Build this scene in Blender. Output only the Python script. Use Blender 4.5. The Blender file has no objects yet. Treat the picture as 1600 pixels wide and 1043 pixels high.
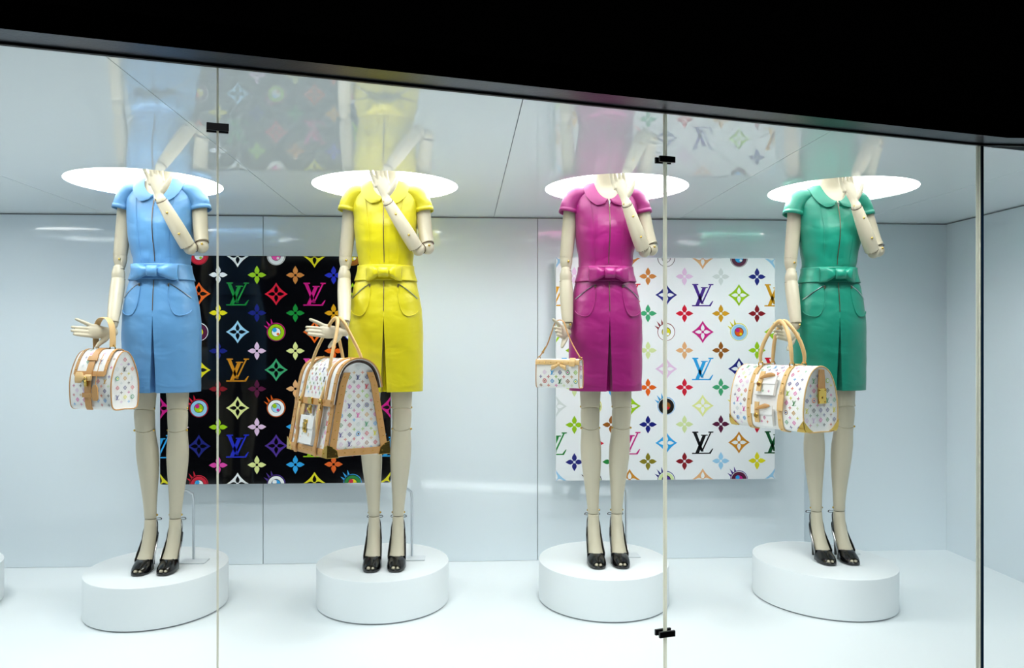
import bpy, bmesh, math, random
from math import sin, cos, pi, sqrt, atan, tan, atan2, radians
from mathutils import Vector, Matrix, noise
random.seed(7)
C = bpy.context.scene.collection
SC = bpy.context.scene

# ------------------------------------------------------------------ camera
F = 1350.0; HY = 534.0; YAW = atan(76.5 / F)
CAMZ = 1.142; CEIL = CAMZ + .65; PT = .1735      # floor is z=0, ceiling, plinth top
cam = bpy.data.cameras.new('camera'); co = bpy.data.objects.new('camera', cam); C.objects.link(co)
cam.sensor_width = 36; cam.lens = F / 1600 * 36; cam.shift_y = (HY - 521.5) / 1600
cam.clip_start = .05; cam.clip_end = 60
co.location = (0, 0, CAMZ); co.rotation_euler = (pi / 2, 0, -YAW); SC.camera = co

def P(px, py, Y):
    """pixel (1600 frame) at world depth Y -> world point"""
    dx = (px - 800) / F; dz = (HY - py) / F
    d = Vector((sin(YAW) + dx * cos(YAW), cos(YAW) - dx * sin(YAW), dz))
    return Vector((0, 0, CAMZ)) + d * (Y / d.y)
def atx(px, Y): return P(px, HY, Y).x

# ------------------------------------------------------------------ world, lights, exposure
W = bpy.data.worlds.new('night'); SC.world = W; W.use_nodes = True
W.node_tree.nodes['Background'].inputs[0].default_value = (.012, .014, .02, 1)
W.node_tree.nodes['Background'].inputs[1].default_value = .6
SC.view_settings.view_transform = 'Standard'; SC.view_settings.look = 'None'
SC.view_settings.gamma = 1; SC.view_settings.use_curve_mapping = False
SC.view_settings.exposure = 0.16
def area(name, loc, rot, sx, sy, power, col=(1, 1, 1)):
    l = bpy.data.lights.new(name, 'AREA'); l.shape = 'RECTANGLE'; l.size = sx; l.size_y = sy
    l.energy = power; l.color = col
    o = bpy.data.objects.new(name, l); o.location = loc; o.rotation_euler = rot; C.objects.link(o); return o
HOLES = [-1.303, -.323, .648, 1.626]; HY0 = 3.635; HA, HB = .301, .336
COOL = (.93, .98, 1.0)
# lamps set into every ceiling opening, one behind and one in front of the figure
for hx in HOLES + [-2.28]:
    area('rear_downlight', (hx, 3.86, CEIL + .03), (radians(20), 0, 0), .42, .12, {-2.28: 2.5, HOLES[0]: 5.2, HOLES[1]: 8.6, HOLES[2]: 9.2, HOLES[3]: 7.4}[hx], (1, .995, .98))
    area('front_downlight', (hx, 3.40, CEIL + .03), (radians(-20), 0, 0), .36, .10, 5.6, (1, .995, .98))
# added soft fill lights high behind the viewer, shining in under the shop-front head
def aimed(name, p, q, sx, sy, e, c):
    area(name, p, (Vector(q) - Vector(p)).to_track_quat('-Z', 'Y').to_euler(), sx, sy, e, c)
aimed('soft_fill_high', (-.2, -1.6, 4.6), (.2, 3.4, .2), 5.0, 1.2, 150, COOL)
aimed('soft_fill_low', (-.6, -3.2, 3.9), (.2, 3.4, .7), 5.0, 1.0, 50, COOL)
# added unseen fill light along the foot of the glass, below the frame
area('floor_fill', (.15, 2.46, .05), (radians(180 - 25), 0, atan2(.822, 2.73)), 2.2, .10, 3.5, COOL)
A0 = Vector((-1.018, 1.952)); A1 = Vector((1.712, 2.774)); GD = (A1 - A0).normalized(); GN = Vector((-GD.y, GD.x))


# ------------------------------------------------------------------ materials
def lin(c): return tuple((x / 255 / 12.92 if x / 255 <= .04045 else ((x / 255 + .055) / 1.055) ** 2.4) for x in c)
MATS = {}
def mat(name, col, rough=.5, metal=0, spec=.5, nscale=40, nvar=.04, bump=0, bscale=80, **kw):
    if name in MATS: return MATS[name]
    m = bpy.data.materials.new(name); m.use_nodes = True; nt = m.node_tree
    b = nt.nodes['Principled BSDF']; c = lin(col)
    b.inputs['Roughness'].default_value = rough; b.inputs['Metallic'].default_value = metal
    b.inputs['Specular IOR Level'].default_value = spec
    tc = nt.nodes.new('ShaderNodeTexCoord'); n = nt.nodes.new('ShaderNodeTexNoise')
    n.inputs['Scale'].default_value = nscale; n.inputs['Detail'].default_value = 3
    nt.links.new(tc.outputs['Object'], n.inputs['Vector'])
    r = nt.nodes.new('ShaderNodeMix'); r.data_type = 'RGBA'
    nt.links.new(n.outputs['Fac'], r.inputs[0])
    r.inputs[6].default_value = (*[x * (1 - nvar) for x in c], 1); r.inputs[7].default_value = (*[min(1, x * (1 + nvar)) for x in c], 1)
    nt.links.new(r.outputs[2], b.inputs['Base Color'])
    if bump:
        n2 = nt.nodes.new('ShaderNodeTexNoise'); n2.inputs['Scale'].default_value = bscale; n2.inputs['Detail'].default_value = 4
        nt.links.new(tc.outputs['Object'], n2.inputs['Vector'])
        bp = nt.nodes.new('ShaderNodeBump'); bp.inputs['Strength'].default_value = bump; bp.inputs['Distance'].default_value = .004
        nt.links.new(n2.outputs['Fac'], bp.inputs['Height']); nt.links.new(bp.outputs[0], b.inputs['Normal'])
    for k, v in kw.items(): b.inputs[k.replace('_', ' ')].default_value = v
    MATS[name] = m; return m
def satin(name, col):
    m = mat(name, col, rough=.42, spec=.6, nscale=6, nvar=.04)
    nt = m.node_tree; b = nt.nodes['Principled BSDF']; tc = nt.nodes['Texture Coordinate']
    mp = nt.nodes.new('ShaderNodeMapping'); mp.inputs['Scale'].default_value = (5, 5, 9)
    n = nt.nodes.new('ShaderNodeTexNoise'); n.inputs['Scale'].default_value = 1.3; n.inputs['Detail'].default_value = 2.0; n.inputs['Distortion'].default_value = .5
    n2 = nt.nodes.new('ShaderNodeTexNoise'); n2.inputs['Scale'].default_value = 500
    nt.links.new(tc.outputs['Object'], mp.inputs[0]); nt.links.new(mp.outputs[0], n.inputs['Vector']); nt.links.new(tc.outputs['Object'], n2.inputs['Vector'])
    bp = nt.nodes.new('ShaderNodeBump'); bp.inputs['Strength'].default_value = .42; bp.inputs['Distance'].default_value = .02
    b2 = nt.nodes.new('ShaderNodeBump'); b2.inputs['Strength'].default_value = .15; b2.inputs['Distance'].default_value = .001
    nt.links.new(n.outputs['Fac'], bp.inputs['Height']); nt.links.new(n2.outputs['Fac'], b2.inputs['Height'])
    nt.links.new(bp.outputs[0], b2.inputs['Normal']); nt.links.new(b2.outputs[0], b.inputs['Normal'])
    b.inputs['Sheen Weight'].default_value = .10; b.inputs['Sheen Roughness'].default_value = .4
    return m
def emis(name, col, s):
    m = bpy.data.materials.new(name); m.use_nodes = True; b = m.node_tree.nodes['Principled BSDF']
    b.inputs['Base Color'].default_value = (.9, .9, .9, 1); b.inputs['Emission Color'].default_value = (*col, 1); b.inputs['Emission Strength'].default_value = s
    return m
M_ceil = mat('glossy_white_ceiling', (232, 239, 241), .01, spec=.5, nscale=2, nvar=.01, IOR=1.5)
M_wall = mat('white_lacquer_wall', (224, 234, 240), .06, spec=.5, nscale=2, nvar=.012)
M_floor = mat('white_floor', (236, 242, 244), .33, nscale=3, nvar=.012)
M_plinth = mat('white_plinth_paint', (236, 241, 243), .42, spec=.35, nscale=5, nvar=.012)
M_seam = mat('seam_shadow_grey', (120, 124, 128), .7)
M_black = mat('black_fascia', (1, 1, 1), .8, spec=0, nvar=.2)
M_soffit = mat('brushed_dark_metal', (58, 62, 70), .34, metal=.85, bump=.12, bscale=160)
M_gasket = mat('black_gasket', (8, 8, 9), .6)
M_clip = mat('black_clip_metal', (14, 14, 16), .35, metal=.5)
M_skin = mat('cream_mannequin_lacquer', (200, 191, 168), .34, spec=.4, nscale=12, nvar=.02)
M_brass = mat('polished_brass', (214, 178, 92), .2, metal=1)
M_steel = mat('brushed_steel', (190, 196, 202), .28, metal=1)
M_zip = mat('bronze_zip', (120, 104, 84), .35, metal=.8)
M_shoe = mat('black_patent_leather', (9, 9, 11), .14, spec=.7)
M_canvas = mat('white_coated_canvas', (236, 235, 232), .38, bump=.08, bscale=400, nvar=.02)
M_tan = mat('tan_leather', (196, 146, 88), .45, bump=.15, bscale=250, nvar=.1)
M_tan2 = mat('pale_leather', (218, 180, 122), .45, bump=.15, bscale=250, nvar=.08)
M_dark = mat('dark_lining', (60, 40, 30), .7)
M_bb = mat('glossy_black_board', (5, 5, 8), .07, spec=.5)
M_wb = mat('glossy_white_board', (236, 240, 243), .12, spec=.5, nvar=.01)
M_bead = mat('silicone_bead', (235, 235, 215), .3, Transmission_Weight=.0)
M_bead.node_tree.nodes['Principled BSDF'].inputs['Subsurface Weight'].default_value = 0
def translucent(m):
    nt = m.node_tree; b = nt.nodes['Principled BSDF']; t = nt.nodes.new('ShaderNodeBsdfTranslucent'); t.inputs[0].default_value = (.93, .93, .85, 1)
    x = nt.nodes.new('ShaderNodeMixShader'); x.inputs[0].default_value = .8; o = nt.nodes['Material Output']
    nt.links.new(b.outputs[0], x.inputs[1]); nt.links.new(t.outputs[0], x.inputs[2]); nt.links.new(x.outputs[0], o.inputs[0])
translucent(M_bead)
M_edge = mat('dark_glass_edge', (22, 44, 66), .2)
M_vgrey = mat('void_grey_board', (95, 96, 98), .8)
M_void = mat('void_white_paint', (240, 240, 240), .8)
M_glow = emis('lit_diffuser', (1, .995, .98), 2.6); M_glow2 = emis('lit_back_diffuser', (1, .995, .98), 2.6)
M_pave = mat('dark_pavement', (30, 30, 32), .8)
def glass_mat():
    m = bpy.data.materials.new('clear_window_glass'); m.use_nodes = True; nt = m.node_tree; nt.nodes.clear()
    o = nt.nodes.new('ShaderNodeOutputMaterial'); mx = nt.nodes.new('ShaderNodeMixShader'); fr = nt.nodes.new('ShaderNodeFresnel')
    t = nt.nodes.new('ShaderNodeBsdfTransparent'); g = nt.nodes.new('ShaderNodeBsdfGlossy')
    t.inputs[0].default_value = (.985, 1, .995, 1); g.inputs['Roughness'].default_value = .0; fr.inputs[0].default_value = 1.3
    ge = nt.nodes.new('ShaderNodeNewGeometry'); ma = nt.nodes.new('ShaderNodeMath'); ma.operation = 'SUBTRACT'; ma.inputs[0].default_value = 1
    mu = nt.nodes.new('ShaderNodeMath'); mu.operation = 'MULTIPLY'
    nt.links.new(ge.outputs['Backfacing'], ma.inputs[1]); nt.links.new(ma.outputs[0], mu.inputs[0]); nt.links.new(fr.outputs[0], mu.inputs[1])
    nt.links.new(mu.outputs[0], mx.inputs[0]); nt.links.new(t.outputs[0], mx.inputs[1]); nt.links.new(g.outputs[0], mx.inputs[2]); nt.links.new(mx.outputs[0], o.inputs[0])
    return m
M_glass = glass_mat()

# ------------------------------------------------------------------ geometry helpers
class G:
    def __init__(s): s.v = []; s.f = []; s.m = []
    def add(s, vs, fs, mi=0):
        b = len(s.v); s.v += [tuple(v) for v in vs]; s.f += [tuple(i + b for i in f) for f in fs]; s.m += [mi] * len(fs); return s
    def box(s, c, d, mi=0, M=None):
        c = Vector(c); h = Vector(d) / 2
        vs = [Vector((x * h.x, y * h.y, z * h.z)) for x in (-1, 1) for y in (-1, 1) for z in (-1, 1)]
        if M: vs = [M @ v for v in vs]
        return s.add([v + c for v in vs], [(0, 1, 3, 2), (4, 6, 7, 5), (0, 4, 5, 1), (2, 3, 7, 6), (0, 2, 6, 4), (1, 5, 7, 3)], mi)
    def rings(s, R, mi=0, cap=True, close=True):
        n = len(R[0]); vs = [v for r in R for v in r]; fs = []
        for i in range(len(R) - 1):
            for j in range(n if close else n - 1):
                k = (j + 1) % n; fs.append((i * n + j, i * n + k, (i + 1) * n + k, (i + 1) * n + j))
        if cap and close:
            fs.append(tuple(range(n))[::-1]); fs.append(tuple((len(R) - 1) * n + j for j in range(n)))
        return s.add(vs, fs, mi)
    def tube(s, path, rad, seg=14, mi=0, up=None, cap=True, round_=False, sub=1):
        path = [Vector(p) for p in path]
        rad = [(r if isinstance(r, tuple) else (r, r)) for r in (rad if isinstance(rad, list) else [rad] * len(path))]
        if sub > 1: path, rad = cr(path, sub), cr2(rad, sub)
        if round_:
            d0 = (path[0] - path[1]).normalized(); d1 = (path[-1] - path[-2]).normalized()
            a, b = rad[0], rad[-1]; pre = []; post = []
            for t in (15, 35, 55, 75):
                q = radians(t); k = cos(q)
                post.append((path[-1] + d1 * sin(q) * min(b) * .9, (b[0] * k, b[1] * k)))
                pre.insert(0, (path[0] + d0 * sin(q) * min(a) * .9, (a[0] * k, a[1] * k)))
            path = [p for p, _ in pre] + path + [p for p, _ in post]; rad = [r for _, r in pre] + rad + [r for _, r in post]
        n = len(path); T = []
        for i in range(n):
            t = path[min(i + 1, n - 1)] - path[max(i - 1, 0)]; T.append(t.normalized() if t.length > 1e-9 else Vector((0, 0, 1)))
        u = Vector(up) if up else (Vector((0, 1, 0)) if abs(T[0].y) < .9 else Vector((1, 0, 0)))
        R = []
        for i in range(n):
            u = (u - T[i] * u.dot(T[i])).normalized(); w = T[i].cross(u)
            R.append([path[i] + w * cos(a) * rad[i][0] + u * sin(a) * rad[i][1] for a in [2 * pi * k / seg for k in range(seg)]])
        return s.rings(R, mi, cap)
    def ball(s, c, r, mi=0, n=10, M=None):
        r = Vector(r) if hasattr(r, '__len__') else Vector((r, r, r)); R = []
        for i in range(1, n):
            a = pi * i / n - pi / 2
            ring = [Vector((cos(a) * cos(t) * r.x, cos(a) * sin(t) * r.y, sin(a) * r.z)) for t in [2 * pi * k / (n * 2) for k in range(n * 2)]]
            if M: ring = [M @ v for v in ring]
            R.append([v + Vector(c) for v in ring])
        return s.rings(R, mi)
    def prism(s, pts, y0, y1, mi=0):      # pts (x,z) extruded along y
        n = len(pts); vs = [(x, y0, z) for x, z in pts] + [(x, y1, z) for x, z in pts]
        return s.add(vs, [tuple(range(n)), tuple(range(2 * n - 1, n - 1, -1))] + [(j, j + n, (j + 1) % n + n, (j + 1) % n) for j in range(n)], mi)
    def sheet(s, grid, th, mi=0):         # grid[i][j] of Vectors -> thin solid
        R = len(grid); Cn = len(grid[0]); N = [[None] * Cn for _ in range(R)]
        for i in range(R):
            for j in range(Cn):
                a = grid[min(i + 1, R - 1)][j] - grid[max(i - 1, 0)][j]; b = grid[i][min(j + 1, Cn - 1)] - grid[i][max(j - 1, 0)]
                q = a.cross(b); N[i][j] = q.normalized() if q.length > 1e-12 else Vector((0, -1, 0))
        top = [grid[i][j] + N[i][j] * th / 2 for i in range(R) for j in range(Cn)]; bot = [grid[i][j] - N[i][j] * th / 2 for i in range(R) for j in range(Cn)]
        k = R * Cn; fs = []
        for i in range(R - 1):
            for j in range(Cn - 1):
                a = i * Cn + j; fs += [(a, a + 1, a + Cn + 1, a + Cn), (k + a, k + a + Cn, k + a + Cn + 1, k + a + 1)]
        per = [j for j in range(Cn)] + [i * Cn + Cn - 1 for i in range(1, R)] + [(R - 1) * Cn + j for j in range(Cn - 2, -1, -1)] + [i * Cn for i in range(R - 2, 0, -1)]
        for q in range(len(per)):
            a, b = per[q], per[(q + 1) % len(per)]; fs.append((a, a + k, b + k, b))
        return s.add(top + bot, fs, mi)
    def out(s, name, mats, parent=None, smooth=True, bevel=0, sharp=35, remesh=0, label=None):
        me = bpy.data.meshes.new(name); me.from_pydata(s.v, [], s.f)
        for m in (mats if isinstance(mats, list) else [mats]): me.materials.append(m)
        me.polygons.foreach_set('material_index', s.m)
        bm = bmesh.new(); bm.from_mesh(me); bmesh.ops.recalc_face_normals(bm, faces=bm.faces)
        if smooth and not remesh:
            for e in bm.edges:
                if len(e.link_faces) == 2 and e.calc_face_angle(0) > radians(sharp): e.smooth = False
        bm.to_mesh(me); bm.free()
        me.polygons.foreach_set('use_smooth', [smooth] * len(me.polygons)); me.update()
        o = bpy.data.objects.new(name, me); C.objects.link(o)
        if parent: o.parent = parent
        if bevel:
            b = o.modifiers.new('b', 'BEVEL'); b.width = bevel; b.segments = 2; b.limit_method = 'ANGLE'
        if remesh:
            r = o.modifiers.new('r', 'REMESH'); r.mode = 'VOXEL'; r.voxel_size = remesh; r.use_smooth_shade = True
            q = o.modifiers.new('s', 'SMOOTH'); q.factor = .5; q.iterations = 4
        if label: o['label'] = label
        return o
def cr(p, k):
    q = []; n = len(p)
    for i in range(n - 1):
        a, b, c, d = p[max(i - 1, 0)], p[i], p[i + 1], p[min(i + 2, n - 1)]
        for j in range(k):
            t = j / k; q.append(.5 * ((2 * b) + (c - a) * t + (2 * a - 5 * b + 4 * c - d) * t * t + (3 * b - a - 3 * c + d) * t ** 3))
    q.append(p[-1]); return q
def cr2(r, k): return [(v.x, v.y) for v in cr([Vector((a, b, 0)) for a, b in r], k)]
def crs(xs, ys, x):     # smooth 1-D interpolation through samples (xs ascending)
    if x <= xs[0]: return ys[0]
    if x >= xs[-1]: return ys[-1]
    i = max(k for k in range(len(xs)) if xs[k] <= x); i = min(i, len(xs) - 2)
    t = (x - xs[i]) / (xs[i + 1] - xs[i])
    def sl(k):
        if k <= 0 or k >= len(xs) - 1: return 0
        return (ys[k + 1] - ys[k - 1]) / (xs[k + 1] - xs[k - 1])
    h = xs[i + 1] - xs[i]; a, b = ys[i], ys[i + 1]; m0, m1 = sl(i) * h, sl(i + 1) * h
    return (2 * t ** 3 - 3 * t * t + 1) * a + (t ** 3 - 2 * t * t + t) * m0 + (-2 * t ** 3 + 3 * t * t) * b + (t ** 3 - t * t) * m1
def thing(name, label, cat, loc=(0, 0, 0), rz=0, group=None, rot=None):
    o = bpy.data.objects.new(name, None); C.objects.link(o); o.empty_display_size = .1; o.location = loc
    o.rotation_euler = rot if rot else (0, 0, rz); o['label'] = label; o['category'] = cat
    if group: o['group'] = group
    return o
def struct(name, label, cat='structure'):
    o = bpy.data.objects.new(name, None); C.objects.link(o); o['kind'] = 'structure'; o['label'] = label; o['category'] = cat; return o
def ssetup(o, label, cat):
    o['kind'] = 'structure'; o['label'] = label; o['category'] = cat; return o

# ------------------------------------------------------------------ room shell
XL, XR = -3.3, 2.655; YW = 4.505; YB = 4.61; XS = atx(1257, YW)
def gy(x): return A0.y + (x - A0.x) * GD.y / GD.x          # glass line
XG0 = XL - .02; CORN = Vector((1.712, gy(1.712)))
fl = G(); fl.add([(XL - .1, gy(XL) - .03, 0), (1.712, CORN.y - .03, 0), (XR + .1, CORN.y - .04, 0), (XR + .1, YB + .1, 0), (XL - .1, YB + .1, 0),
                  (XL - .1, gy(XL) - .03, -.04), (1.712, CORN.y - .03, -.04), (XR + .1, CORN.y - .04, -.04), (XR + .1, YB + .1, -.04), (XL - .1, YB + .1, -.04)],
                 [(0, 1, 2, 3, 4), (9, 8, 7, 6, 5)] + [(i, i + 5, (i + 1) % 5 + 5, (i + 1) % 5) for i in range(5)])
ssetup(fl.out('floor', M_floor, smooth=False), 'white display floor the round plinths stand on', 'floor')
# ceiling: one panel per bay, each pierced by an oval opening
ceil = struct('ceiling', 'glossy white panelled ceiling with oval lit openings', 'ceiling')
SEAMS = [XL - .1, -2.783, -1.806, -.812, .16, 1.133, 2.11, XR + .1]
def ceiling_panel(x0, x1, hole):
    g = .0012; x0 += g; x1 -= g; T = .018
    def yf(x): return (gy(x) if x < CORN.x else CORN.y) + .004
    out = []
    def seg(a, b, n): return [(a[0] + (b[0] - a[0]) * t / n, a[1] + (b[1] - a[1]) * t / n) for t in range(n)]
    fr = [(x0, yf(x0))] + ([(CORN.x, yf(CORN.x))] if x0 < CORN.x < x1 else []) + [(x1, yf(x1))]
    if hole is None:
        pts = fr + [(x1, YB), (x0, YB)]; n = len(pts)
        b = G(); b.add([(x, y, CEIL) for x, y in pts] + [(x, y, CEIL + T) for x, y in pts],
                       [tuple(range(n)), tuple(range(2 * n - 1, n - 1, -1))] + [(i, i + n, (i + 1) % n + n, (i + 1) % n) for i in range(n)])
        return b.out('ceiling_panel', M_ceil, ceil, smooth=False)
    N = 96; inner = [(hole + HA * cos(2 * pi * k / N), HY0 + HB * sin(2 * pi * k / N)) for k in range(N)]; outer = []
    for k in range(N):
        dx, dy = cos(2 * pi * k / N) * HA, sin(2 * pi * k / N) * HB; best = 1e9
        # intersect with the four sides
        for t in ((x0 - hole) / dx if abs(dx) > 1e-9 else -1, (x1 - hole) / dx if abs(dx) > 1e-9 else -1, (YB - HY0) / dy if abs(dy) > 1e-9 else -1):
            if t > 0: best = min(best, t)
        sl = GD.y / GD.x
        den = dy - sl * dx
        t = (A0.y + .004 + (hole - A0.x) * sl - HY0) / den if abs(den) > 1e-9 else -1
        if t > 0: best = min(best, t)
        outer.append((hole + dx * best, HY0 + dy * best))
    corners = [(x0, yf(x0)), (x1, yf(x1)), (x1, YB), (x0, YB)]
    for c in corners:                     # snap nearest outer vertex to each corner
        k = min(range(N), key=lambda q: (outer[q][0] - c[0]) ** 2 + (outer[q][1] - c[1]) ** 2); outer[k] = c
    vs = [(x, y, CEIL) for x, y in inner + outer] + [(x, y, CEIL + T) for x, y in inner + outer]; fs = []
    for k in range(N):
        j = (k + 1) % N; a = 2 * N
        fs += [(k, j, N + j, N + k), (a + k, a + N + k, a + N + j, a + j), (k, a + k, a + j, j), (N + k, N + j, a + N + j, a + N + k)]
    G().add(vs, fs).out('ceiling_panel', M_ceil, ceil, smooth=False)
for i in range(len(SEAMS) - 1):
    ceiling_panel(SEAMS[i], SEAMS[i + 1], {1: -2.28, 2: HOLES[0], 3: HOLES[1], 4: HOLES[2]}.get(i, HOLES[3] if i == 5 else None))
# dark backing strip that shows in the panel joints
for x in SEAMS[1:-1]:
    G().box((x, (gy(min(x, 1.7)) + YB) / 2 + .02, CEIL + .012), (.003, YB - gy(min(x, 1.7)) - .05, .006)).out('joint_strip', M_seam, ceil, smooth=False)
# ceiling void: white light box above the openings
vd = struct('trim_1', 'white lit void above the oval ceiling openings', 'light box')
vz = CEIL + .60; vx0, vx1, vy0, vy1 = XL, XR, 2.98, 4.42
vm = 3.84
G().box(((vx0 + vx1) / 2, (vy0 + vm) / 2, vz + .01), (vx1 - vx0, vm - vy0, .02)).out('front_diffuser', M_glow, vd, smooth=False)
G().box(((vx0 + vx1) / 2, (vm + vy1) / 2, vz + .01), (vx1 - vx0, vy1 - vm, .02)).out('back_diffuser', M_glow2, vd, smooth=False)
G().box(((vx0 + vx1) / 2, vy0 - .01, (CEIL + vz) / 2 + .01), (vx1 - vx0, .02, vz - CEIL - .02)).out('void_front', M_vgrey, vd, smooth=False)
G().box(((vx0 + vx1) / 2, vy1 + .01, (CEIL + vz) / 2 + .01), (vx1 - vx0, .02, vz - CEIL - .02)).out('void_back', M_glow, vd, smooth=False)
for x in (vx0 - .01, vx1 + .01): G().box((x, (vy0 + vy1) / 2, (CEIL + vz) / 2 + .01), (.02, vy1 - vy0, vz - CEIL - .02)).out('void_end', M_vgrey, vd, smooth=False)
# back wall: a proud run of cladding panels, then a recess to the right
wb = struct('wall_back', 'white lacquered back wall in wide vertical panels', 'wall')
G().box(((XS + XR + .1) / 2 - .02, YB + .05, CEIL / 2), (XR + .1 - XS + .1, .1, CEIL)).out('recessed_wall', M_wall, wb, smooth=False)
xs = [XL - .1, atx(411, YW) - (atx(840, YW) - atx(411, YW)), atx(411, YW), atx(840, YW), XS]
for i in range(4):
    G().box(((xs[i] + xs[i + 1]) / 2, YW + .05, CEIL / 2), (xs[i + 1] - xs[i] - .003, .1, CEIL - .002)).out('wall_panel', M_wall, wb, smooth=False, bevel=.0008)
    if i: G().box((xs[i], YW + .06, CEIL / 2), (.004, .09, CEIL - .004)).out('joint_strip', M_seam, wb, smooth=False)
ssetup(G().box((XR + .05, (2.7 + YB) / 2, CEIL / 2), (.1, YB - 2.7, CEIL)).out('wall_right', M_wall, smooth=False), 'white right end wall of the display', 'wall')
ssetup(G().box((XL - .05, (gy(XL) + YB) / 2, CEIL / 2), (.1, YB - gy(XL), CEIL)).out('wall_left', M_wall, smooth=False), 'white left end wall of the display', 'wall')
# dark shadow gap where ceiling meets wall
tr = struct('trim_2', 'thin dark shadow gap between back wall and ceiling', 'trim')
G().box(((XL + XS) / 2, YW - .0015, CEIL - .0035), (XS - XL, .003, .004)).out('gap_strip', M_seam, tr, smooth=False)
G().box(((XR + XS) / 2, YB - .0015, CEIL - .0035), (XR - XS, .003, .004)).out('gap_strip', M_seam, tr, smooth=False)
G().box((XR - .0015, (2.8 + YB) / 2, CEIL - .0035), (.003, YB - 2.8, .004)).out('gap_strip', M_seam, tr, smooth=False)

# ------------------------------------------------------------------ glazing and black shop front
def along(x, off=0):               # point on the glass line at world x, pushed outwards by off
    return Vector((x, gy(x))) - GN * off
def slab(g, a, b, t, z0, z1, mi=0):
    a = Vector(a); b = Vector(b); d = (b - a).normalized(); n = Vector((-d.y, d.x)) * t / 2
    q = [a - n, b - n, b + n, a + n]; vs = [(p.x, p.y, z0) for p in q] + [(p.x, p.y, z1) for p in q]
    g.add(vs, [(3, 2, 1, 0), (4, 5, 6, 7), (0, 1, 5, 4), (1, 2, 6, 5), (2, 3, 7, 6), (3, 0, 4, 7)], mi)
def glx(px):                        # world x where the view ray of column px meets the glass
    k = (P(px, HY, 1).x); return (A0.y - A0.x * GD.y / GD.x) * k / (1 - k * GD.y / GD.x)
SX = [glx(340), glx(1039)]
win = struct('window_1', 'frameless shop window of tall glass panes', 'window')
edges = [XL] + SX + [CORN.x]
for i in range(3):
    g = G(); a, b = along(edges[i] + .004), along(edges[i + 1] - .004); a.y += .0; slab(g, a, b, .0008, .002, CEIL - .001)
    g.out('glass_pane', M_glass, win, smooth=False)
g = G(); slab(g, (CORN.x + .006, CORN.y), (XR, CORN.y - .03), .0008, .002, CEIL - .001); g.out('glass_pane', M_glass, win, smooth=False, label='glass pane of the angled return at the right')
for i, x in enumerate(SX):
    g = G(); w = (.0022, .0034)[i]; slab(g, along(x - w), along(x + w), .010, .002, CEIL - .002); g.out('silicone_joint', M_bead, win, smooth=False)
g = G(); slab(g, along(CORN.x - .011), along(CORN.x - .002), .012, .002, CEIL - .002); g.out('corner_bead', M_bead, win, smooth=False)
g = G(); slab(g, (CORN.x - .002, CORN.y - .004), (CORN.x + .007, CORN.y - .004), .012, .002, CEIL - .002); g.out('pane_edge', M_edge, win, smooth=False, label='dark polished glass edge at the corner')
def clip(x, z, label):
    t = thing('glass_clip', label, 'clip', (*along(x), z), rz=atan2(GD.y, GD.x), group='black metal clips on the glass joints')
    G().box((0, -.012, 0), (.05, .008, .017)).out('outer_plate', M_clip, t, bevel=.001); G().box((0, .012, 0), (.05, .008, .017)).out('inner_plate', M_clip, t, bevel=.001)
    G().tube([(0, -.0125, 0), (0, .0125, 0)], .004).out('bolt', M_clip, t)
def gz(px, py): p = along(glx(px)); return P(px, py, p.y).z
clip(SX[0], gz(340, 200), 'small black clip on the left glass joint')
clip(SX[1], gz(1039, 250), 'small black clip high on the glass joint near the pink dress')
clip(SX[1], gz(1039, 988), 'small black clip low on the glass joint below the plinth')
hd = struct('trim_3', 'black shop front head above the glass with grey metal soffit', 'shopfront head')
def runs(off0, off1, z0, z1, name, m):
    g = G(); L0 = along(XL - .5, off0); L1 = along(XL - .5, off1)
    k = tan(atan2(GD.y, GD.x) / 2)
    c0 = Vector((CORN.x + off0 * k, CORN.y - off0)); c1 = Vector((CORN.x + off1 * k, CORN.y - off1))
    r0 = Vector((XR + 1.5, CORN.y - off0)); r1 = Vector((XR + 1.5, CORN.y - off1))
    Q = [L0, c0, r0, r1, c1, L1]; vs = [(p.x, p.y, z0) for p in Q] + [(p.x, p.y, z1) for p in Q]
    g.add(vs, [(0, 1, 4, 5), (1, 2, 3, 4), (6, 11, 10, 7), (7, 10, 9, 8)] + [(i, i + 6, (i + 1) % 6 + 6, (i + 1) % 6) for i in range(6)])
    return g.out(name, m, hd, smooth=False)
runs(.000, .012, CEIL - .001, CEIL + .03, 'gasket', M_gasket)
runs(.012, .115, CEIL + .004, CEIL + .05, 'soffit', M_soffit)
runs(.115, .30, CEIL + .0, CEIL + 2.6, 'fascia', M_black)
runs(-.0, .30, -.55, -.002, 'base', M_black)
g = G().box((0, .2, -.58), (12, 6, .06)); ssetup(g.out('pavement', M_pave, smooth=False), 'dark pavement outside the shop window', 'pavement')

# ------------------------------------------------------------------ boards with printed motifs
PC = {'white': (238, 240, 242), 'lime': (150, 196, 10), 'tan': (200, 128, 60), 'blue': (24, 40, 190), 'navy': (14, 24, 120), 'yellow': (226, 216, 20), 'gold': (206, 150, 14),
      'green': (12, 130, 50), 'red': (205, 18, 50), 'darkred': (130, 14, 28), 'lilac': (222, 190, 222), 'paleyellow': (222, 228, 150), 'peach': (222, 170, 120), 'orange': (224, 96, 20),
      'pink': (226, 70, 170), 'magenta': (196, 18, 128), 'sky': (40, 160, 226), 'lightblue': (150, 200, 232), 'purple': (72, 40, 140), 'maroon': (84, 14, 56), 'brown': (146, 86, 16),
      'grey': (206, 214, 214), 'black': (10, 12, 16), 'teal': (60, 160, 110), 'olive': (130, 120, 14), 'dgreen': (6, 84, 40), 'palegreen': (206, 222, 160), 'dark': (40, 20, 24), 'amber': (196, 130, 20)}
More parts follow.
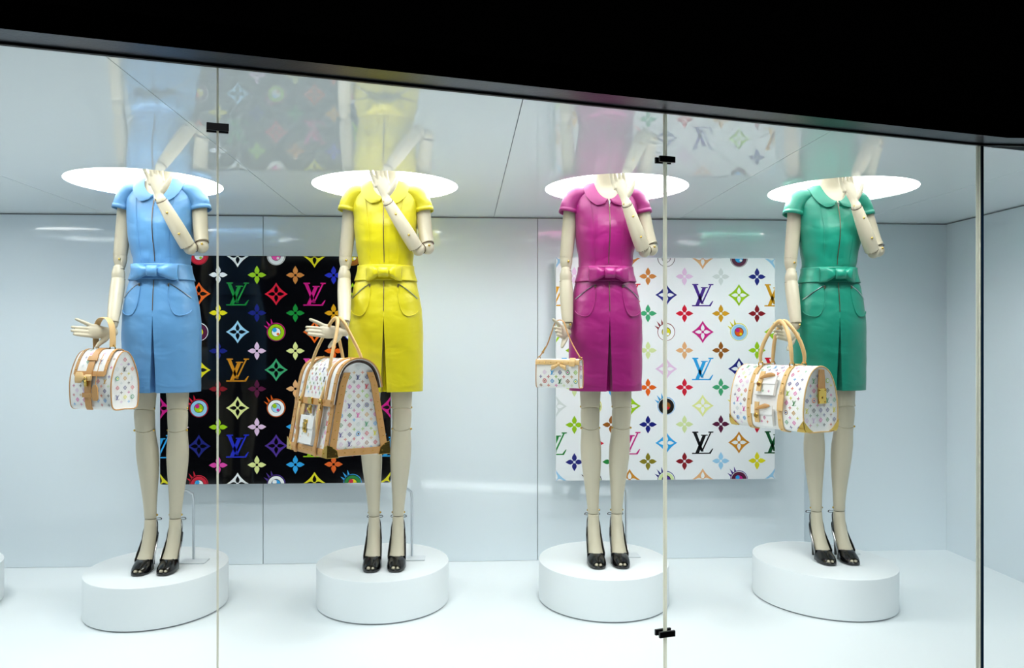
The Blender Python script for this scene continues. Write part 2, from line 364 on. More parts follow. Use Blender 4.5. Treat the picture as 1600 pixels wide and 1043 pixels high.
def pm(k): return mat('print_' + k, PC[k], .3, nvar=.01)
def disc(cx, cy, r, n=20): return [(cx + r * cos(2 * pi * k / n), cy + r * sin(2 * pi * k / n)) for k in range(n)]
def petal(a, r, w, r0=0):
    ca, sa = cos(a), sin(a); L = [(r0, 0), (.2 * r, .62 * w), (.42 * r, w), (.62 * r, .86 * w), (.82 * r, .42 * w), (r, 0), (.82 * r, -.42 * w), (.62 * r, -.86 * w), (.42 * r, -w), (.2 * r, -.62 * w)]
    return [(x * ca - y * sa, x * sa + y * ca) for x, y in L]
def m_flower(s, c, bg): return [(petal(k * pi / 2, s, s * .27), c, 0) for k in range(4)] + [(disc(0, 0, s * .14, 12), bg, 1)]
def m_diamond(s, c, bg):
    out = []; n = 8
    for q in range(4):
        a0 = q * pi / 2; A = Vector((cos(a0), sin(a0))) * s; B = Vector((cos(a0 + pi / 2), sin(a0 + pi / 2))) * s; mid = (A + B) * .5 * .70
        arc = [(A * (1 - t) ** 2 + mid * 2 * t * (1 - t) + B * t * t) for t in [k / n for k in range(n + 1)]]
        for k in range(n): out.append(([(0, 0), tuple(arc[k]), tuple(arc[k + 1])], c, 0))
    return out + [(petal(k * pi / 2, s * .72, s * .17), bg, 1) for k in range(4)] + [(disc(0, 0, s * .12, 12), c, 2)]
LV = [[(.02, .0), (.30, .0), (.30, .055), (.02, .055)], [(.06, .05), (.22, .05), (.53, .88), (.42, .90)], [(.42, .90), (.42, .86), (.55, .86), (.53, .90)], [(.50, .90), (.47, .80), (.83, .05), (.90, .05)],
      [(.76, .0), (1.0, .0), (.98, .055), (.76, .055)], [(.42, .14), (.73, .14), (.73, .19), (.42, .19)], [(.49, .18), (.65, .18), (.33, .97), (.16, .97)],
      [(.01, .955), (.87, .955), (.85, 1.01), (.01, 1.01)], [(.79, .96), (.94, .77), (.985, .77), (.87, 1.0), (.85, 1.01)]]
def m_letters(s, c, bg): return [([((x - .5) * 2 * s, (.5 - y) * 2 * s) for x, y in q], c, 0) for q in LV]
def m_eye(s, cc, bg):
    rim, ring, iris, pup, dot = cc; out = []
    for a, l in ((2.05, 1.55), (2.4, 1.62), (2.75, 1.5)):
        b = (cos(a) * s * .9, sin(a) * s * .9); n = (-sin(a) * s * .14, cos(a) * s * .14)
        out.append(([(b[0] + n[0], b[1] + n[1]), (b[0] - n[0], b[1] - n[1]), (cos(a - .1) * s * l, sin(a - .1) * s * l)], rim, 0))
    return out + [(disc(0, 0, s, 28), rim, 0), (disc(0, -.02 * s, s * .93, 28), bg, 1), (disc(0, -.04 * s, s * .88, 28), ring, 2), (disc(0, 0, s * .52, 20), 'dark', 3),
                  (disc(0, -.02 * s, s * .46, 20), iris, 4), (disc(-.16 * s, .2 * s, s * .24, 14), pup, 5), (disc(.2 * s, -.24 * s, s * .15, 12), dot, 6)]
def clipp(poly, h):
    for ax, sg in ((0, 1), (0, -1), (1, 1), (1, -1)):
        o = []
        for i in range(len(poly)):
            a, b = poly[i], poly[(i + 1) % len(poly)]; da, db = h - sg * a[ax], h - sg * b[ax]
            if da >= 0: o.append(a)
            if da * db < 0: t = da / (da - db); o.append((a[0] + (b[0] - a[0]) * t, a[1] + (b[1] - a[1]) * t))
        poly = o
        if len(poly) < 3: return []
    return poly
BS = 1.148
def board(cx, cz, M, bgk, label, flowers, cells, name='monogram_board'):
    t = thing(name, label, 'wall board', (cx, YW - .085, cz - BS / 2), group='monogram boards on the back wall')
    h = BS / 2; r = .016; pts = []
    for qx, qz, a0 in ((1, 1, 0), (-1, 1, pi / 2), (-1, -1, pi), (1, -1, 1.5 * pi)):
        pts += [(qx * (h - r) + r * cos(a0 + k * pi / 12), qz * (h - r) + r * sin(a0 + k * pi / 12) + h) for k in range(7)]
    G().prism(pts, 0, .03).out('panel', M, t, bevel=.001)
    G().box((0, .055, h), (.7, .05, .7)).out('mounting_frame', mat('grey_mount', (150, 155, 160), .5), t, smooth=False)
    p = BS / 6
    def place(kind, x, z, c):
        s = {'printed_flower': .243, 'printed_diamond_flower': .302, 'printed_letters': .30, 'printed_eye': .242}[kind] * p
        fn = {'printed_flower': m_flower, 'printed_diamond_flower': m_diamond, 'printed_letters': m_letters, 'printed_eye': m_eye}[kind]
        g = G(); mats = []
        for poly, col, lay in fn(s, c, 'BG'):
            q = clipp([(a + x, b + z) for a, b in poly], h - .0015)
            if not q: continue
            if col not in mats: mats.append(col)
            y0 = -.0004 - .0003 * lay; g.prism([(a, b + h) for a, b in q], y0, .0, mats.index(col))
        if g.v: g.out(kind, [M if k == 'BG' else pm(k) for k in mats], t, smooth=False)
    for i, row in enumerate(flowers):
        for j, c in enumerate(row): place('printed_flower', -h + (j + .5) * p, h - (i + .5) * p, c)
    for i, row in enumerate(cells):
        for j, c in enumerate(row):
            kind = ('printed_eye' if j % 2 else 'printed_diamond_flower') if i % 2 == 0 else ('printed_diamond_flower' if j % 2 else 'printed_letters')
            place(kind, -h + j * p, h - i * p, c)
    return t
E1 = ('red', 'red', 'white', 'sky', 'lime'); E2 = ('white', 'white', 'pink', 'purple', 'white'); E3 = ('magenta', 'lime', 'white', 'sky', 'orange'); E4 = ('white', 'maroon', 'yellow', 'red', 'white')
E5 = ('red', 'lightblue', 'lime', 'magenta', 'yellow'); E6 = ('orange', 'white', 'lightblue', 'lime', 'magenta'); E7 = ('sky', 'green', 'yellow', 'red', 'white'); E8 = ('amber', 'brown', 'yellow', 'lightblue', 'white')
E9 = ('purple', 'white', 'sky', 'white', 'red'); E10 = ('blue', 'white', 'gold', 'red', 'white')
bp = P(431.5, 577.5, YW - .085); wp = P(1041, 576, YW - .085)
board(bp.x, bp.z, M_bb, 'black', 'square black board of multicolour monograms behind the blue and yellow dresses',
      [['orange', 'white', 'lime', 'tan', 'blue', 'yellow'], ['green', 'yellow', 'navy', 'green', 'gold', 'pink'], ['sky', 'navy', 'lilac', 'paleyellow', 'orange', 'green'],
       ['yellow', 'darkred', 'maroon', 'peach', 'lime', 'red'], ['lilac', 'lime', 'lilac', 'sky', 'white', 'gold'], ['green', 'pink', 'paleyellow', 'sky', 'orange', 'yellow']],
      [['lime', E1, 'white', E2, 'yellow', E8, 'sky'], ['gold', 'orange', 'green', 'red', 'magenta', 'lime', 'sky'], ['white', E4, 'lightblue', E3, 'orange', E10, 'yellow'],
       ['red', 'yellow', 'amber', 'teal', 'pink', 'green', 'lime'], ['magenta', E5, 'paleyellow', E6, 'sky', E7, 'magenta'], ['sky', 'navy', 'blue', 'purple', 'lime', 'red', 'sky'], ['yellow', E1, 'white', E9, 'yellow', E7, 'yellow']])
W1 = ('dark', 'white', 'grey', 'purple', 'white'); W2 = ('dark', 'maroon', 'sky', 'dark', 'white'); W3 = ('darkred', 'white', 'yellow', 'yellow', 'white'); W4 = ('yellow', 'lightblue', 'orange', 'magenta', 'yellow')
W5 = ('sky', 'black', 'brown', 'gold', 'red'); W6 = ('yellow', 'lime', 'red', 'white', 'sky'); W7 = ('navy', 'palegreen', 'purple', 'sky', 'white'); W8 = ('purple', 'maroon', 'magenta', 'sky', 'white'); W9 = ('dark', 'lime', 'red', 'white', 'yellow')
board(wp.x, wp.z, M_wb, 'white', 'square white board of multicolour monograms behind the magenta dress',
      [['lilac', 'sky', 'tan', 'lilac', 'grey', 'navy'], ['gold', 'red', 'teal', 'red', 'gold', 'darkred'], ['lime', 'orange', 'palegreen', 'peach', 'brown', 'lime'],
       ['palegreen', 'sky', 'orange', 'red', 'teal', 'gold'], ['lime', 'brown', 'navy', 'palegreen', 'maroon', 'red'], ['navy', 'green', 'olive', 'darkred', 'lightblue', 'yellow']],
      [['lightblue', W1, 'tan', W1, 'peach', W2, 'lightblue'], ['gold', 'navy', 'red', 'navy', 'purple', 'lime', 'gold'], ['lime', W4, 'sky', W3, 'magenta', W4, 'lime'],
       ['sky', 'green', 'black', 'lilac', 'sky', 'navy', 'red'], ['grey', W6, 'lime', W5, 'paleyellow', W6, 'pink'], ['green', 'red', 'magenta', 'sky', 'black', 'amber', 'dgreen'], ['lightblue', W9, 'amber', W7, 'peach', W8, 'lightblue']])

# ------------------------------------------------------------------ plinths
PLY = 3.835
def plinth(x, y, a, b, rz, label):
    t = thing('oval_plinth', label, 'plinth', (x, y, 0), rz=rz, group='low white plinths under the mannequins'); N = 96; R = []
    for z, o in ((.006, .0), (PT - .002, .0), (PT - .0006, -.0006), (PT, -.002)): R.append([Vector(((a + o) * cos(2 * pi * k / N), (b + o) * sin(2 * pi * k / N), z)) for k in range(N)])
    G().rings(R).out('drum', M_plinth, t, sharp=50)
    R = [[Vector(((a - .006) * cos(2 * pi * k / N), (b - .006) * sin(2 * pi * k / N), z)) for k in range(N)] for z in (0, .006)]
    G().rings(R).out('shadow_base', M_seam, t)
PX = [-1.318, -.353, .624, 1.604]
plinth(PX[0], 3.823, .285, .352, 0, 'low white oval plinth under the blue dress mannequin')
plinth(PX[1], 3.855, .288, .345, 0, 'low white oval plinth under the yellow dress mannequin')
plinth(PX[2], 3.828, .286, .350, 0, 'low white oval plinth under the magenta dress mannequin')
plinth(PX[3], 3.775, .285, .350, radians(12), 'low white oval plinth under the green dress mannequin')
plinth(-2.305, 3.83, .285, .350, 0, 'white oval plinth cut off by the left edge of the frame')

# ------------------------------------------------------------------ mannequins
def ring_loop(g, c, ax, r, t, M=None):
    ax = Vector(ax).normalized(); u = ax.orthogonal().normalized(); w = ax.cross(u)
    pts = [Vector(c) + (u * cos(2 * pi * k / 16) + w * sin(2 * pi * k / 16)) * r for k in range(17)]; g.tube(pts, t, 8, cap=False)

ZS = [.755, .80, .90, 1.00, 1.08, 1.16, 1.22, 1.27, 1.30, 1.34, 1.40, 1.46, 1.51, 1.56, 1.60, 1.63, 1.655, 1.68]
RX = [.160, .161, .162, .162, .159, .148, .134, .119, .116, .121, .130, .136, .138, .146, .146, .130, .095, .06]
RY = [.112, .112, .113, .116, .114, .106, .097, .088, .086, .089, .100, .107, .106, .098, .086, .074, .062, .05]
CY = [.0, .0, .0, .0, .0, .0, .0, .0, .0, .0, -.008, -.010, -.006, .002, .008, .012, .014, .015]
def rx(z): return crs(ZS, RX, z)
def ry(z): return crs(ZS, RY, z)
def cyy(z): return crs(ZS, CY, z)
def body(th, z, off=0):        # th=0 front (-y), positive towards +x
    p = 2.25; c, s = cos(th), sin(th); k = (abs(s) ** p + abs(c) ** p) ** (-1 / p)
    return Vector(((rx(z) + off) * s * k, cyy(z) - (ry(z) + off) * c * k, z))
def front(x, z, off=0):
    R = rx(z) + off; u = min(.999, abs(x) / R); p = 2.25
    return Vector((x, cyy(z) - (ry(z) + off) * (1 - u ** p) ** (1 / p), z))
def hand(T, kind):
    """wrist at origin, fingers +x, thumb towards +y"""
    g = G()
    g.tube([(-.012, 0, 0), (.01, 0, 0), (.035, .002, 0), (.065, .003, 0), (.088, .001, 0)], [(.018, .015), (.018, .015), (.025, .0145), (.029, .0125), (.028, .010)], 16, up=(0, 0, 1), sub=3, round_=True)
    fi = {'hang': [(.021, .072, -.02, -4), (.006, .080, -.01, -3), (-.008, .076, -.04, 0), (-.021, .064, -.42, 4)],
          'chin': [(.026, .066, .10, 14), (.009, .074, .02, 16), (-.009, .072, -.06, 18), (-.026, .058, -.16, 20)]}[kind]
    for y, L, yaw, curl in fi:
        p = Vector((.078, y, 0)); path = [p - Vector((.02, 0, 0)), p]; q = 0
        for f in (.46, .30, .24):
            q += radians(curl); d = Vector((cos(yaw) * cos(q), sin(yaw if kind == 'chin' or y > -.02 else yaw * 1.0), -sin(q))); p = p + d.normalized() * L * f; path.append(p.copy())
        g.tube(path, [.0085, .0085, .0080, .0072, .0058], 10, sub=2, round_=True)
    th = [(.012, .012, -.002), (.026, .030, -.006), (.048, .050, -.012), (.066, .062, -.014)] if kind == 'chin' else [(.012, .010, -.002), (.026, .032, -.004), (.046, .050, -.006), (.058, .066, -.008)]
    g.tube(th, [.013, .0125, .0095, .0066], 10, sub=2, round_=True)
    g.v = [tuple(T @ Vector(v)) for v in g.v]
    return g
def frame(o, x, y):
    x = Vector(x).normalized(); y = Vector(y); y = (y - x * y.dot(x)).normalized(); z = x.cross(y)
    return Matrix(((x.x, y.x, z.x, o[0]), (x.y, y.y, z.y, o[1]), (x.z, y.z, z.z, o[2]), (0, 0, 0, 1)))
def mannequin(px, who, dressmat, dlabel, hd, wx, ex, label, seed, bigbow=1.0):
    X = atx(px, 3.80)
    t = thing('mannequin', label, 'mannequin', (X, 3.80, PT), group='jointed mannequins in satin dresses')
    # --- skin parts
    R = []
    for z in (1.50, 1.54, 1.57, 1.60, 1.625, 1.645): R.append([body(2 * pi * k / 40, z, -.008) for k in range(40)])
    for z, a, b, c in ((1.665, .064, .056, .012), (1.69, .055, .054, .008), (1.72, .053, .054, .0), (1.76, .053, .055, -.004), (1.79, .054, .056, -.006)):
        R.append([Vector((a * sin(2 * pi * k / 40), c - b * cos(2 * pi * k / 40), z)) for k in range(40)])
    G().rings(R).out('neck', M_skin, t)
    hg = G().ball((0, -.012, 1.865), (.070, .088, .108), n=14); hg.tube([(0, -.095, 1.885), (0, -.112, 1.855), (0, -.100, 1.845)], [.006, .011, .008], 8, round_=True)
    for s in (-1, 1): hg.ball((s * .070, 0, 1.86), (.008, .018, .028), n=6)
    hg.out('head', M_skin, t)
    def pins(lst, par):
        for p in lst: G().ball(p, .0052, n=6).out('brass_pin', M_brass, par)
    # viewer-left arm, hanging, holding a bag
    SL = Vector((-.148, .004, 1.60)); E0 = Vector((-.175, 0, 1.342)); E1_ = Vector((-.190, -.002, 1.232)); WR = Vector((hd.get('wx', -.188), hd.get('wy', -.06), 1.054)); E1_ = Vector((-.178, -.014, 1.232))
    G().tube([SL, SL.lerp(E0, .4), SL.lerp(E0, .8), E0], [.034, .032, .030, .028], 20, sub=3, round_=True).out('upper_arm', M_skin, t)
    g = G().tube([E0 + Vector((0, 0, .004)), E0 - Vector((0, 0, .02)), E0 - Vector((0, 0, .045))], [.0265, .0275, .022], 18, sub=3, round_=True)
    g.tube([E1_ + Vector((0, 0, .050)), E1_ + Vector((0, 0, .030)), E1_ + Vector((0, 0, .0))], [.0215, .027, .026], 18, sub=3, round_=True)
    e = g.out('elbow_joint', M_skin, t); pins([(-.168, -.028, 1.322), (-.172, -.034, 1.258)], e)
    f = G().tube([E1_ + Vector((0, 0, .002)), E1_.lerp(WR, .3), E1_.lerp(WR, .7), WR + Vector((0, 0, .004)), WR], [.028, .0295, .027, .0235, .0225], 20, sub=3).out('forearm', M_skin, t)
    w = G().ball(WR - Vector((0, 0, .010)), (.0195, .0195, .024)).out('wrist_joint', M_skin, t); pins([WR + Vector((.010, -.019, -.010))], w)
    a = hd['yaw']; D = Vector((-cos(a), -sin(a), hd.get('up', .05)))
    HO = WR - Vector((0, 0, .044 + hd.get('dz', 0))) + D * .006
    T = frame(HO, D, Vector((.0, -.25, -1)) + D * .0)
    hand(T, 'hang').out('hand', M_skin, t, remesh=.0022)
    # viewer-right arm, raised to the chin
    SR = Vector((.153, .004, 1.60)); E = Vector((ex, -.045, 1.372)); W_ = Vector((wx, -.185, 1.545)); E2 = E + Vector((-.042, -.036, -.008))
    G().tube([SR, SR.lerp(E, .4), SR.lerp(E, .78), E + Vector((0, .002, .022))], [.034, .032, .030, .0285], 20, sub=3).out('upper_arm', M_skin, t)
    g = G().ball(E + Vector((.0, 0, .004)), (.0285, .0275, .029), n=12); g.ball(E2 + Vector((.004, 0, .002)), (.027, .027, .029), n=12)
    e = g.out('elbow_joint', M_skin, t); pins([E + Vector((.008, -.026, .012)), E2 + Vector((-.004, -.026, .014))], e)
    dd = (W_ - E2).normalized()
    f = G().tube([E2 + dd * .014, E2.lerp(W_, .35), E2.lerp(W_, .7), W_], [.0305, .031, .0275, .0225], 20, sub=3).out('forearm', M_skin, t)
    nrm = (Vector((0, -1, .1)) - dd * dd.dot(Vector((0, -1, .1)))).normalized()
    pins([E2.lerp(W_, .36) + nrm * .0305, E2.lerp(W_, .80) + nrm * .0255], f)
    w = G().ball(W_ + dd * .008, .0205).out('wrist_joint', M_skin, t); pins([W_ + Vector((-.016, -.014, .004))], w)
    HD = Vector((-.30, .28, 1.0)); T = frame(W_ + dd * .016 + HD.normalized() * .012, HD, (1, .2, .2))
    hand(T, 'chin').out('hand', M_skin, t, remesh=.0022)
    def seam(c, d, rad):
        d = Vector(d).normalized(); g = G(); ring_loop(g, c, d, rad, .0013); g.out('joint_seam', M_dark, t)
    seam(E0 + Vector((0, 0, .001)), (E0 - SL), .0268); seam(E1_ + Vector((0, 0, .003)), (0, 0, 1), .0272); seam((E0 + E1_) / 2 + Vector((0, -.004, -.006)), (0, 0, 1), .0222)
    seam(WR + Vector((0, 0, .0005)), WR - E1_, .0212); seam(E + Vector((0, .002, .020)), E - SR, .0278); seam(E2 + dd * .015, dd, .0296); seam(W_ + dd * .001, dd, .0216); seam((E + E2) / 2 + Vector((.001, 0, .002)), E - E2, .0195)
    # legs
    for s in (-1, 1):
        K = Vector((s * .070, -.010, .64)); A = Vector((s * .052, .012, .205)); H = Vector((s * .066, 0, .95))
        def lz(z, off=0, fr=0):
            if z > .64: c = K.lerp(H, (z - .64) / .31)
            else: c = A.lerp(K, (z - .205) / .435)
            c = c + Vector((0, .012 * sin(pi * min(1, max(0, (z - .205) / .435))), 0))
            zz = [.18, .205, .25, .31, .38, .45, .51, .56, .60, .65, .70, .78, .95]; rr = [.0245, .0245, .0262, .031, .0385, .0445, .0455, .0415, .0400, .0410, .0435, .048, .056]
            r = crs(zz, rr, z) + off; ring = []
            for k in range(28):
                th = 2 * pi * k / 28; q = Vector((r * sin(th), -r * 1.04 * cos(th), 0)) + c; q.z = z + fr * max(0, cos(th)) ** 1; ring.append(q)
            return ring
        G().rings([lz(z) for z in (.95, .90, .85, .80, .75, .71)] + [lz(.676, 0, .012), lz(.673, -.003, .012)]).out('thigh', M_skin, t)
        k = G().rings([lz(.685, -.004, .012), lz(.671, -.003, .012), lz(.669, -.0003, .012), lz(.65, .0012, .006), lz(.62, .001, -.003), lz(.600, -.0003, -.014), lz(.598, -.003, -.014), lz(.585, -.005, -.014)]).out('knee_joint', M_skin, t)
        pins([(s * .070 - .041, -.014, .684), (s * .070 + .041, -.014, .684), (s * .070 - .040, -.014, .590), (s * .070 + .040, -.014, .590)], k)
        G().rings([lz(.598, -.003, -.014), lz(.596, 0, -.014)] + [lz(z) for z in (.565, .54, .51, .48, .45, .41, .38, .34, .30, .27, .24, .212)] + [lz(.209, -.0015)]).out('shin', M_skin, t)
        x = s * .052
        g = G().rings([[Vector((x + c[0] + rxx * sin(2 * pi * q / 24) , c[1] - ryy * cos(2 * pi * q / 24), c[2] + (.010 * cos(2 * pi * q / 24) * 0))) for q in range(24)]
                       for c, rxx, ryy in (((0, .012, .206), .0235, .0255), ((0, .012, .203), .0242, .0265), ((0, .010, .17), .0250, .031), ((0, .006, .14), .027, .038), ((0, -.004, .11), .028, .043), ((0, -.022, .08), .030, .042), ((0, -.046, .055), .0325, .038), ((0, -.068, .034), .034, .036), ((0, -.080, .018), .034, .040))])
        ft = g.out('foot', M_skin, t); pins([(x - .024, .016, .222), (x + .026, .016, .222)], ft)
        # slingback peep-toe shoe
        sh = G(); N = 20
        def vamp(y, w, hgt, lo, cut=0, z0=.008, top=1.0):
            ring = []
            for q in range(N + 1):
                a = -pi / 2 - cut + (pi + 2 * cut) * 0 + (pi) * q / N
                ring.append(Vector((x + w * sin(a), y, z0 + hgt * min(max(0, cos(a)) ** .8, top))))
            return ring
        shell = [vamp(-.058, .0385, .066, 0, top=.62), vamp(-.066, .0390, .060, 0, top=.72), vamp(-.078, .0395, .052, 0, top=.86), vamp(-.092, .0390, .044, 0), vamp(-.110, .0360, .036, 0), vamp(-.126, .031, .028, 0), vamp(-.138, .0235, .021, 0)]
        sh.sheet(shell, .0025)
        so = sh.out('shoe', M_shoe, t, label='black patent peep-toe slingback with high heel')
        fr = G()       # toe surround (leaves a peep hole) and toes
        fr.tube([(x - .0235, -.136, .012), (x - .016, -.147, .010), (x, -.153, .009), (x + .016, -.147, .010), (x + .0235, -.136, .012)], [(.004, .006)] * 5, 10, sub=3, up=(0, 0, 1)); fr.out('toe_rim', M_shoe, so)
        tg = G().ball((x - .009, -.134, .016), (.0085, .013, .0085), n=8); tg.ball((x + .009, -.132, .015), (.0075, .012, .0078), n=8); tg.out('toes', M_skin, t)
        sg = G(); st = []
        for y, z, w in ((-.151, .001, .014), (-.140, .001, .026), (-.115, .001, .035), (-.085, .001, .037), (-.06, .008, .034), (-.03, .040, .026), (0, .078, .022), (.03, .106, .024), (.048, .114, .016)):
            st.append([Vector((x - w, y, z)), Vector((x - w * .5, y, z)), Vector((x, y, z)), Vector((x + w * .5, y, z)), Vector((x + w, y, z))])
        sg.sheet([[v + Vector((0, 0, .004)) for v in r] for r in st], .006); sg.out('sole', M_shoe, so)
        G().tube([(x, .034, .108), (x, .040, .085), (x, .046, .05), (x, .048, .001)], [(.021, .019), (.014, .013), (.008, .008), (.0055, .006)], 14, sub=3, up=(0, 1, 0)).out('heel', M_shoe, so)
        for q in (-1, 1):
            lo = [(-.066, .010, .0365), (-.05, .024, .034), (-.025, .050, .030), (.0, .082, .0285), (.025, .104, .026), (.048, .116, .012)]
            up = [(-.066, .050, .0385), (-.05, .068, .0375), (-.025, .092, .0355), (.0, .118, .0335), (.025, .142, .029), (.050, .152, .012)]
            gr = [[Vector((x + q * l[2], l[0], l[1])).lerp(Vector((x + q * u[2], u[0], u[1])), k / 3) for k in range(4)] for l, u in zip(lo, up)]
            G().sheet(gr, .0025).out('side_wall', M_shoe, so)
        G().ball((x, .050, .140), (.020, .008, .020), n=8).out('back_loop', M_shoe, so)
        G().tube([(x - .031, -.004, .11), (x - .029, .012, .155), (x - .020, .036, .190), (x, .046, .196), (x + .020, .036, .190), (x + .029, .012, .155), (x + .031, -.004, .11)], [(.0022, .0035)] * 7, 8, sub=4).out('strap', M_shoe, so)
        bw = G()
        for q in (-1, 1): bw.tube([(x, .048, .197), (x + q * .014, .050, .201), (x + q * .030, .048, .203), (x + q * .034, .046, .196), (x + q * .016, .049, .194), (x, .048, .197)], [(.0015, .003)] * 6, 6, sub=3)
        bw.out('bow', M_shoe, so)
    # support rod into the calf
    rg = G().tube([(.066, .045, .318), (.085, .062, .318), (.105, .080, .300), (.108, .084, .270), (.108, .084, .012)], .0052, 10); rg.out('support_rod', M_steel, t, label='thin bent steel support rod')
    G().box((.112, .082, .003), (.11, .08, .004)).out('base_plate', mat('satin_base_plate', (226, 232, 236), .3, metal=0), t, bevel=.001)
    # --- dress
    zipz = 1.075; cols = []
    NT = 110
    th = [-pi + 2 * pi * k / NT for k in range(NT)]
    rows = [.755, .758, .765, .778, .779, .80, .83, .86, .89, .92, .95, .98, 1.01, 1.04, 1.06, zipz] + [zipz + .012 * k for k in range(1, 50)]
    rows = [z for z in rows if z < 1.672]
    def ztop(a):
        q = max(0, 1 - abs(a) / 1.15); return 1.668 - .085 * (q ** .6 if q > 0 else 0)
    ths = [a for a in th if abs(a) > .16]; ths = [a for a in ths if a < 0] + ['a', 'b', 'c', 'd', 'e', 'f', 'g'] + [a for a in ths if a > 0]
    grid = []
    for z in rows:
        r = []
        w = .026 * max(0, (zipz - z) / (zipz - .755)) ** 1.0; dep = .045 * max(0, min(1, (zipz - z) / .08))
        for a in ths:
            if isinstance(a, str):
                fx = {'a': -.013, 'b': 0, 'c': .0, 'd': .0, 'e': .0, 'f': 0, 'g': .013}[a]
                xx = {'a': -.019 - w * .2, 'b': -w * .5 - .0005, 'c': -w * .36, 'd': 0, 'e': w * .36, 'f': w * .5 + .0005, 'g': .019 + w * .2}[a]
                p = front(xx, z);
                if a in 'cde': p.y += dep * (1 if a != 'd' else .8)
            else:
                zz = min(z, ztop(a)); p = body(a, zz)
                n1 = noise.noise(Vector((p.x * 9 + seed, p.y * 9, zz * 26))); n2 = noise.noise(Vector((p.x * 22 + seed, p.y * 22, zz * 60 + 5)))
                wst = math.exp(-((zz - 1.29) / .07) ** 2); amp = .0024 + .0040 * wst
                d = Vector((p.x, p.y - cyy(zz), 0)).normalized(); p = p + d * (n1 * amp + n2 * (.0002 + .0016 * wst))
                if zz > 1.34:   # princess seams pull the cloth in a little
                    for sx in (-.066, .066):
                        if p.y < 0: p = p + d * -.003 * math.exp(-((p.x - sx * (1 - .4 * (1.5 - zz))) / .005) ** 2)
            if isinstance(a, str) and z > ztop(0): p.z = ztop(0); p = front(p.x, ztop(0))
            r.append(p)
        grid.append(r)
    dg = G().rings(grid, cap=False)
    dr = dg.out('dress', dressmat, t, sharp=60, label=dlabel)
    sm = dr.modifiers.new('th', 'SOLIDIFY'); sm.thickness = .003; sm.offset = -1
    # sleeves
    for s in (-1, 1):
        pth = [(s * .096, .008, 1.618), (s * .126, .006, 1.612), (s * .144, .004, 1.592), (s * .157, .002, 1.567), (s * .162, 0, 1.545)]
        g = G(); g.tube(pth, [(.030, .056), (.040, .058), (.0430, .055), (.0415, .051), (.0420, .051)], 28, sub=4, up=(0, 1, 0), cap=False)
        sl = g.out('sleeve', dressmat, dr); q = sl.modifiers.new('th', 'SOLIDIFY'); q.thickness = .0025; q.offset = 0
        g = G(); g.tube([(s * .1605, .001, 1.552), (s * .1645, 0, 1.534)], [(.0432, .0522), (.0440, .0530)], 28, up=(0, 1, 0), cap=False); h_ = g.out('sleeve_hem', dressmat, dr); q = h_.modifiers.new('th', 'SOLIDIFY'); q.thickness = .003; q.offset = 0
    # collar lobes
    for s in (-1, 1):
        gr = []
        for i in range(19):
            u = i / 18; ang = u * 2.0
            ix, iz = .004 + .052 * sin(min(ang, pi / 2)), 1.587 + .078 * (1 - cos(min(ang, 1.7))) ** .9
            wd = .046 * min(1, (u / .22)) ** .5 if u < .22 else .046
            row = []
            for k in range(7):
                v = k / 6; ox = ix + wd * v * (sin(ang) * .95 + .25 * (1 - u)); oz = iz - wd * v * (cos(ang * .62) * .85)
                p = front(s * ox, min(oz, 1.664), .007 + .002 * sin(v * pi)); row.append(p)
            gr.append(row)
        c = G().sheet(gr, .004).out('collar', dressmat, dr)
        c['label'] = 'rounded collar flap'
    # belt and bow
    gb = []
    for z in (1.232, 1.236, 1.25, 1.265, 1.28, 1.294, 1.299):
        gb.append([body(-pi + 2 * pi * k / 72, z, .0055 + .0012 * noise.noise(Vector((k * .4 + seed, z * 60, 0)))) for k in range(72)])
    b = G().rings(gb, cap=False).out('belt', dressmat, dr); q = b.modifiers.new('th', 'SOLIDIFY'); q.thickness = .003; q.offset = 0
    g = G(); yb = -.104
    for s in (-1, 1):
        R = []
        for k in range(15):
            u = k / 14; hx = s * (.012 + .072 * bigbow * u); hh = .009 + .025 * min(1, u * 1.5) ** .8; dpt = .008 + .016 * sin(pi * min(1, u * 1.05)) ; ring = []
            for j in range(24):
                a = 2 * pi * j / 24; cr_ = .0035 * noise.noise(Vector((u * 5 + seed, j * .5, s * 3))) * (1.3 - u)
                ring.append(Vector((hx + s * .004 * abs(sin(a)) * u, yb - .004 + .020 * u * u + (dpt + cr_) * cos(a), 1.266 + (hh + cr_) * (abs(sin(a)) ** .75) * (1 if sin(a) > 0 else -1) - .004 * u)))
            R.append(ring)
        g.rings(R)
    g.out('bow', dressmat, dr)
    kn = G(); R = []
    for k in range(13):
        a = -1.25 + 2.5 * k / 12
        R.append([Vector((.021 * sin(2 * pi * j / 24) * (1 + .1 * cos(a)), yb - .012 - .012 * cos(a) * 1 + .010 * cos(2 * pi * j / 24) * -1 * cos(a) + .0012 * noise.noise(Vector((j * .7, k * .9, seed))), 1.266 + .024 * sin(a))) for j in range(24)])
    kn.rings(R).out('bow_knot', dressmat, dr)
    # zip: tape from collar to above the pleat, slider
    zg = G(); zr = [[front(-.0014, z, .0030), front(-.0005, z, .0036), front(.0005, z, .0036), front(.0014, z, .0030)] for z in [1.10 + (1.580 - 1.10) * k / 60 for k in range(61)]]
    for r in zr:
        if 1.225 < r[0].z < 1.305: continue
    za = [r for r in zr if r[0].z <= 1.23]; zb = [r for r in zr if r[0].z >= 1.30]
    zg.sheet(za, .0015); zg.sheet(zb, .0015); zp = zg.out('zip', M_zip, dr, smooth=False)
    g = G(); p = front(.002, 1.575, .006); g.box(p, (.007, .004, .010)); g.box(p + Vector((0, -.002, -.016)), (.004, .002, .020)); g.out('zip_pull', M_steel, zp, bevel=.0006)
